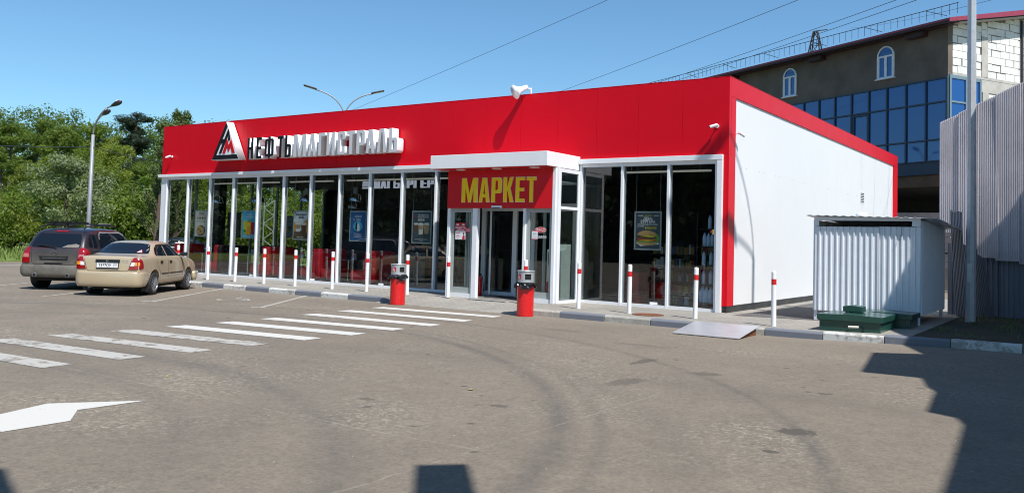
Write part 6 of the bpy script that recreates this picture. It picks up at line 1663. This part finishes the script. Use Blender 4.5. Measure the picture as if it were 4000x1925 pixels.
# ================================================================ fuel canopy over the pumps (unseen to the east, its outline shaped to shade the right edge)
HC = 7.2; sx_, sy_ = 0.6252*(HC+0.13), -0.2959*(HC+0.13)
outline = [(1.80,3.30),(4.78,-4.28),(4.12,-4.58),(4.49,-7.05),(5.22,-7.12),(5.40,-7.87),(5.53,-8.17),(5.67,-9.60),(5.95,-9.74),(6.05,-10.07),(6.14,-11.2),(6.24,-12.6),(6.45,-14.6),(4.95,-15.7),(3.78,-14.49),(3.37,-14.02),(3.10,-14.26),(3.49,-14.73),(4.55,-16.0),(4.2,-18.2),(1.75,-16.35),(1.05,-16.10),(-0.6,-16.9),(0.5,-21.5),(14,-23),(16,4),(8,7.2)]
cn = empty('fuel_canopy', (13, -12, AZ), 'steel canopy over the pumps east of the view, shaped to cast the stepped shadow', 'canopy')
m = MB(); m.prism([(x+sx_, y+sy_) for x, y in outline], 'z', HC, HC+0.06); m.build('canopy_deck', 'soffit_grey', cn)
for x, y in ((11.5, -8), (11.5, -16), (18, -8), (18, -16)): MB().box(x-0.2, x+0.2, y-0.2, y+0.2, AZ, HC-0.002).build('column', 'white_trim', cn)

# ================================================================ overhead wires
def span(A, B, f0, f1, rad, label, sag=0.25):
    A, B = Vector(A), Vector(B); wire('overhead_wire', A+(A-B)*f0, B+(B-A)*f1, sag, rad, label, 24)
span((-35.76, 22.93, 10.27), (-12.53, 15.83, 12.93), 0.25, 1.2, 0.010, 'thin overhead wire rising from the twin lamp to the top of the sky')
span((-24.48, 31.99, 12.17), (-4.73, 19.2, 12.68), 0.25, 1.0, 0.012, 'overhead wire crossing the sky above the loudspeaker')
span((-18.61, 35.19, 12.87), (-0.82, 20.2, 12.39), 0.35, 0.8, 0.013, 'upper of the two close overhead wires above the office roof')
span((-17.84, 35.55, 12.87), (-0.05, 20.35, 12.32), 0.35, 0.8, 0.013, 'lower of the two close overhead wires above the office roof')
span((-10.2, 54.4, 19.85), (2.41, 20.72, 11.98), 0.0, 0.3, 0.008, 'faint wire running from the pylon arm behind the lamp pole')
span((-47.57, 5.62, 6.48), (-31.33, 2.33, 5.31), 0.5, 0.0, 0.020, 'dark cable strung from the road side to the first street lamp', 0.1)
span((-31.33, 2.33, 5.31), (-26.45, 2.7, 4.58), 0.0, 0.6, 0.016, 'dark cable sloping from the first street lamp to the store', 0.1)

# ================================================================ trees
def leaf_mat(name, c1, c2, trans=0.3):
    t = NT(name)
    oi = t.n('ShaderNodeObjectInfo'); co = t.pos()
    n1 = t.noise(co, 0.55, 4, 0.6); n2 = t.noise(co, 3.5, 3, 0.6)
    c = t.mix(t.math('MULTIPLY_ADD', n1, 2.2, -0.6, clamp=True), c1, c2)
    c = t.mix(t.math('MULTIPLY_ADD', n2, 1.6, -0.4, clamp=True), t.mix(0.55, c, tuple(k*0.55 for k in c1)), c)
    c = t.mix(1.0, c, t.ramp(oi.outputs['Random'], [(0, (0.78, 0.82, 0.8)), (0.5, (1, 1, 1)), (1, (1.22, 1.15, 0.9))]), 'MULTIPLY')
    t.base(c); t.prop('Roughness', 0.55); t.prop('Specular IOR Level', 0.3)
    tr = t.n('ShaderNodeBsdfTranslucent'); t.set(tr.inputs[0], t.mix(1.0, c, (1.25, 1.35, 0.5), 'MULTIPLY'))
    mx = t.n('ShaderNodeMixShader'); mx.inputs[0].default_value = trans
    t.set(mx.inputs[1], t.b.outputs[0]); t.set(mx.inputs[2], tr); t.set(t.out.inputs[0], mx)
leaf_mat('leaf_green', (0.095, 0.160, 0.022), (0.235, 0.295, 0.045), 0.42)
leaf_mat('leaf_yellow', (0.165, 0.225, 0.030), (0.32, 0.355, 0.065), 0.42)
leaf_mat('leaf_silver', (0.25, 0.30, 0.14), (0.42, 0.46, 0.27), 0.4)
leaf_mat('leaf_poplar', (0.085, 0.135, 0.045), (0.190, 0.240, 0.100))
leaf_mat('needle', (0.020, 0.038, 0.016), (0.040, 0.060, 0.024), 0.1)
mat('bark', (0.10, 0.075, 0.055), 0.9, 0, 0.3, 8, bump=0.6, local=True)
mat('bark_birch', (0.55, 0.53, 0.48), 0.8, 0, 0.3, 5, bump=0.3, local=True)
mat('bark_pine', (0.20, 0.095, 0.05), 0.9, 0, 0.3, 8, bump=0.6, local=True)

def tree_meshes(seed, h, rx, kind='broad', leaf=0.22, n_leaf=5200, mt='leaf_green', bark='bark', base=0.18):
    rn = random.Random(seed)
    tr = MB(); cl = []
    th = h*0.92
    lean = Vector((rn.uniform(-.04, .04), rn.uniform(-.04, .04), 0))
    spine = [Vector((lean.x*k*h/6+rn.uniform(-.05, .05)*k*0.4, lean.y*k*h/6+rn.uniform(-.05, .05)*k*0.4, th*k/6)) for k in range(7)]
    r0 = h*0.018+0.05
    tr.tube(spine, [r0*(1-0.13*k) for k in range(7)], 8)
    nl = 26 if kind == 'broad' else 22
    for k in range(nl):
        u = rn.uniform(base, 0.95); a = k*2.399+rn.uniform(-.4, .4)
        p = spine[int(u*6)].lerp(spine[min(6, int(u*6)+1)], u*6-int(u*6))
        if kind == 'broad':
            env = math.sin(math.pi*min(1, max(0.02, (u-base*0.6)/(1.02-base*0.6)))**0.75)**0.6
            L = rx*env*rn.uniform(0.65, 1.1); up = L*rn.uniform(0.15, 0.7)
        elif kind == 'poplar':
            L = rx*(1.05-u)*rn.uniform(0.5, 1.2)+0.15; up = L*rn.uniform(1.0, 2.0)
        elif kind == 'pine':
            u = rn.uniform(0.50, 0.98); p = spine[int(u*6)].lerp(spine[min(6, int(u*6)+1)], u*6-int(u*6))
            L = rx*rn.uniform(0.45, 1.1)*(1.25-u*0.75); up = L*rn.uniform(-0.05, 0.35)
        else:   # bush
            u = rn.uniform(0.0, 0.4); p = Vector((rn.uniform(-.2, .2), rn.uniform(-.2, .2), 0)); L = rx*rn.uniform(0.4, 1.0); up = h*rn.uniform(0.3, 0.95)
        e = p+Vector((math.cos(a)*L, math.sin(a)*L, up)); mid = p.lerp(e, 0.5)+Vector((0, 0, L*0.08))
        tr.tube([p, mid, e], [r0*0.32, r0*0.2, r0*0.07], 5, cap=False)
        cl.append((e, rn.uniform(0.7, 1.2))); cl.append((mid, rn.uniform(0.6, 1.0)))
        if kind != 'pine': cl.append((p.lerp(e, 0.75)+Vector((rn.uniform(-.4, .4), rn.uniform(-.4, .4), rn.uniform(-.2, .5)))*rx*0.25, rn.uniform(0.6, 1.0)))
    cl.append((spine[6], 0.9)); cl.append((spine[5], 0.9))
    cr = MB(); cw = rx*(0.34 if kind == 'broad' else 0.36 if kind == 'pine' else 0.22 if kind == 'poplar' else 0.42)
    zsq = 0.75 if kind == 'broad' else 0.42 if kind == 'pine' else 1.3 if kind == 'poplar' else 0.7
    per = n_leaf//len(cl)
    V, F = cr.v, cr.f
    for c, s_ in cl:
        R_ = cw*s_
        for _ in range(per):
            # leaves sit mostly on the outside of their clump
            d = Vector((rn.gauss(0, 1), rn.gauss(0, 1), rn.gauss(0, 1))).normalized(); rr = R_*(rn.random()**0.45)
            p = c+Vector((d.x*rr, d.y*rr, d.z*rr*zsq))
            nrm = (d+Vector((rn.gauss(0, .6), rn.gauss(0, .6), rn.gauss(0.35, .5)))).normalized()
            a_ = nrm.orthogonal().normalized(); b_ = nrm.cross(a_); t_ = rn.uniform(0, 6.28)
            x = a_*math.cos(t_)+b_*math.sin(t_); y = nrm.cross(x); sz = leaf*rn.uniform(0.6, 1.25); wd = sz*(0.5 if kind != 'pine' else 0.16)
            n = len(V)
            V += [p-x*sz*0.5, p+y*wd*0.5, p+x*sz*0.5, p-y*wd*0.5]; F.append((n, n+1, n+2, n+3))
    cr.mi = [0]*len(F)
    a, b = tr.mesh('trunk'), cr.mesh('crown', fix=False)
    a.polygons.foreach_set('use_smooth', [True]*len(a.polygons))
    a.materials.append(MAT[bark]); b.materials.append(MAT[mt])
    return a, b
KINDS = {
 'green1': tree_meshes(1, 13.4, 2.9, 'broad', 0.24, 15000, 'leaf_green'),
 'green2': tree_meshes(2, 12.8, 2.6, 'broad', 0.23, 14000, 'leaf_green'),
 'green3': tree_meshes(12, 13.0, 2.3, 'broad', 0.23, 13000, 'leaf_green'),
 'yellow': tree_meshes(3, 11.0, 2.6, 'broad', 0.22, 14000, 'leaf_yellow', 'bark_birch'),
 'birch': tree_meshes(4, 12.4, 2.2, 'broad', 0.21, 12000, 'leaf_yellow', 'bark_birch'),
 'silver': tree_meshes(5, 6.0, 2.4, 'broad', 0.19, 15000, 'leaf_silver', 'bark', 0.05),
 'poplar': tree_meshes(6, 8.6, 1.25, 'poplar', 0.17, 8000, 'leaf_poplar', 'bark', 0.02),
 'pine': tree_meshes(7, 15.0, 2.7, 'pine', 0.36, 20000, 'needle', 'bark_pine', 0.5),
 'bush1': tree_meshes(8, 2.8, 1.9, 'bush', 0.17, 6500, 'leaf_green'),
 'bush2': tree_meshes(9, 2.4, 1.8, 'bush', 0.16, 6000, 'leaf_yellow'),
}
CX, CY = 7.153, -18.995
def plant(kind, u, dist, sc, label, group, rz=0.0, sz=1.0):
    """u: compass bearing from the forecourt in degrees (negative = west)"""
    x, y = CX+dist*math.sin(R(u)), CY+dist*math.cos(R(u))
    nm = 'bush' if kind.startswith('bush') else 'pine_tree' if kind == 'pine' else 'tree'
    o = empty(nm, (x, y, AZ+0.06), label, 'bush' if nm == 'bush' else 'tree', group, rz=rz)
    o.scale = (sc, sc, sc*sz)
    a, b = KINDS[kind]
    link_mesh('trunk', a, None, o); link_mesh('crown', b, None, o)
    return o
TG, BG_ = 'trees beyond the west verge', 'bushes along the verge'
T = [('green1',-67.6,96,'green tree cut by the left edge of the picture',1.0),('green2',-66.3,104,'broad green tree just inside the left edge',1.02),('green3',-65.2,98,'tall narrow green tree second from the left edge',1.02),('green1',-64.1,110,'tall green tree with a peaked top above the dusty car',1.10),
     ('green2',-62.9,98,'green tree left of the silvery willow',1.0),('green3',-61.9,104,'tall narrow green tree left of the street lamp',1.06),('green1',-60.8,112,'tall rounded green tree directly behind the street lamp',1.10),('yellow',-59.9,92,'yellow green tree right of the street lamp',0.98),
     ('green2',-59.3,100,'green tree under the pine',0.66),('pine',-58.9,106,'dark pine towering over the yellow green tree',1.06),('silver',-62.2,56,'pale silvery willow left of the lamp post',0.95),('poplar',-57.3,46,'slender pale tree at the corner of the store',0.76),('poplar',-56.2,47,'slender pale tree rising just above the store roof',0.95),('poplar',-56.75,50,'slender pale tree hugging the store corner',0.90),
     ('green2',-57.9,95,'mid height green tree between the pine and the store',0.72),('birch',-56.0,96,'birch seen through the first window bay',0.80),('green1',-54.6,98,'green tree seen through the second window bay',0.86),('yellow',-53.2,92,'yellow green tree seen through the third window bay',0.95),
     ('green3',-51.8,96,'narrow green tree seen through the fourth window bay',0.90),('birch',-50.4,94,'birch seen through the fifth window bay',0.90),('green1',-49.0,100,'green tree seen through the sixth window bay',0.92),('yellow',-47.4,96,'yellow green tree seen through the seventh window bay',0.95),('green2',-45.6,100,'green tree seen through the glass near the burger sign',0.92),
     ('yellow',-66.9,84,'yellow green tree low at the left edge',0.72),('green3',-65.6,82,'low green tree behind the bushes at the left',0.66),('yellow',-64.4,85,'yellow green tree above the tail of the dusty car',0.70),('green2',-63.4,80,'low green tree left of the willow',0.62),('green1',-61.2,84,'low green tree hugging the lamp post',0.66),('yellow',-60.6,78,'yellow green tree right beside the lamp post',0.66),('green3',-58.6,80,'low green tree above the bonnet of the dusty car',0.60),
     ('yellow',-55.3,78,'low yellow green tree behind the first windows',0.66),('green2',-52.5,80,'low green tree behind the middle windows',0.66),('birch',-49.7,80,'low birch behind the sixth window',0.62)]
for i, (k, u, d, lab, s_) in enumerate(T): plant(k, u, d, s_, lab, TG, rz=i*1.7)
BU = [('bush1',-66.6,42.5,'leafy bush at the left edge of the picture'),('bush2',-65.0,43.5,'yellow green bush behind the tail of the dusty car'),('bush1',-63.4,42.5,'leafy bush above the dusty car roof bars'),('bush2',-61.9,42.2,'yellow green bush left of the lamp post'),('bush1',-60.4,43.0,'leafy bush right of the lamp post'),('bush1',-58.9,42.0,'leafy bush above the bonnet of the dusty car'),('bush2',-57.6,43.0,'yellow green bush next to the store corner'),
      ('bush1',-56.1,42.0,'leafy bush seen through the first window bay'),('bush2',-54.5,42.6,'yellow green bush seen through the second window bay'),('bush1',-52.8,43,'leafy bush seen through the third window bay'),('bush2',-51.0,43.4,'yellow green bush seen through the fourth window bay'),('bush1',-49.2,44,'leafy bush seen through the fifth window bay'),('bush2',-47.6,45,'yellow green bush seen through the sixth window bay')]
for i, (k, u, d, lab) in enumerate(BU): plant(k, u, d+20+3*((i*5) % 4), 1.35+0.2*((i*7) % 3), lab, BG_, rz=i*2.3)
plant('yellow', -5.2, 66, 0.5, 'tree glimpsed through the open ground floor of the office block', TG)
# lattice mast outside the west windows
ms = empty('lattice_mast', (-30.0, 11.2, AZ), 'pale lattice mast seen through the window bay beside the chocolate drink poster', 'mast')
m = MB()
for a in (0, 1): m.bar((-30.0+a*0.42, 11.2+a*0.34, AZ), (-30.0+a*0.42, 11.2+a*0.34, 3.35), 0.05)
for k in range(7): m.bar((-30.0+(k % 2)*0.42, 11.2+(k % 2)*0.34, 0.4+k*0.42), (-30.0+((k+1) % 2)*0.42, 11.2+((k+1) % 2)*0.34, 0.4+(k+1)*0.42), 0.035)
m.build('lattice', 'aluminium', ms)
# masses of wood too far off to tell one tree from the next
def wood_mass(name, mt, spots, per, leaf, rad, label, seed, low=0.25):
    rn = random.Random(seed); V, F = [], []
    for x, y, hh in spots:
        cl = [(x+rn.gauss(0, rad), y+rn.gauss(0, rad), hh*rn.uniform(low, 1.0)) for _ in range(16)]+[(x, y, hh*k/6) for k in range(2, 7)]
        for _ in range(per):
            c = cl[rn.randrange(len(cl))]; d = Vector((rn.gauss(0, 1), rn.gauss(0, 1), rn.gauss(0, 1))).normalized()
            p = Vector(c)+d*rad*0.8*rn.random()**0.5
            nrm = (d+Vector((rn.gauss(0, .6), rn.gauss(0, .6), rn.gauss(.3, .5)))).normalized(); q = nrm.orthogonal().normalized(); w_ = nrm.cross(q)
            t_ = rn.uniform(0, 6.28); s_ = leaf*rn.uniform(.6, 1.3); u_ = (q*math.cos(t_)+w_*math.sin(t_))*s_*0.5; v_ = nrm.cross(u_)*0.55
            n = len(V); V += [p-u_, p+v_, p+u_, p-v_]; F.append((n, n+1, n+2, n+3))
    me = bpy.data.meshes.new(name); me.from_pydata([tuple(v) for v in V], [], F)
    return tag(link_mesh(name, me, mt), label, 'woods', kind='stuff')
rn = random.Random(31)
sp = [(CX+d*math.sin(R(u)), CY+d*math.cos(R(u)), (1.5+6.4*d/55)*rn.uniform(0.86, 1.04)) for u, d in [(-69+k*0.42+rn.uniform(-.2, .2), rn.uniform(118, 132)) for k in range(58)]]
wood_mass('far_wood', 'leaf_green', sp, 1900, 0.34, 1.5, 'far wood closing the gaps behind the nearer trees', 4)
sp = []
for k in range(150):
    a = R(rn.uniform(181, 267)); d = rn.uniform(48, 60); sp.append((-6+d*math.sin(a), -8+d*math.cos(a), rn.uniform(9, 14)))
wood_mass('south_wood', 'needle', sp, 800, 0.90, 2.0, 'woods across the road mirrored in the shop glass', 6, 0.0)

# ================================================================ small litter
def leaf_bit(x, y, r, mt, label):
    rn = random.Random(int(x*100)); m = MB(); n = 7
    m.v = [Vector((x, y, AZ+0.018))]+[Vector((x+r*rn.uniform(.7, 1.1)*math.cos(6.283*k/n), y+r*rn.uniform(.6, 1)*math.sin(6.283*k/n), AZ+0.006+rn.uniform(0, 0.012))) for k in range(n)]
    m.f = [(0, 1+k, 1+(k+1) % n) for k in range(n)]; m.mi = [0]*n
    single(m, 'fallen_leaf', mt, label, 'leaf', 'yellow leaves on the asphalt')
leaf_bit(-1.565, -13.168, 0.028, 'goods_yellow', 'tiny yellow leaf on the asphalt below the zebra crossing')
leaf_bit(1.448, -11.475, 0.035, 'goods_yellow', 'yellow leaf lying in the middle of the forecourt')
rn = random.Random(5); m = MB()
for k in range(160):
    x, y = rn.uniform(-8, 6.5), rn.uniform(-15.5, -3.3); r = rn.uniform(0.003, 0.010); z = AZ+rise(x)
    n = len(m.v); t_ = rn.uniform(0, 6.28)
    m.v += [Vector((x+r*math.cos(t_+2.09*i), y+r*math.sin(t_+2.09*i), z+0.001)) for i in range(3)]+[Vector((x, y, z+r*0.8))]
    m.f += [(n, n+1, n+3), (n+1, n+2, n+3), (n+2, n, n+3)]; m.mi += [0]*3
tag(m.build('grit', 'kerb_bare', None, fix=False), 'pale grit and crumbs scattered on the asphalt', 'grit', kind='stuff')
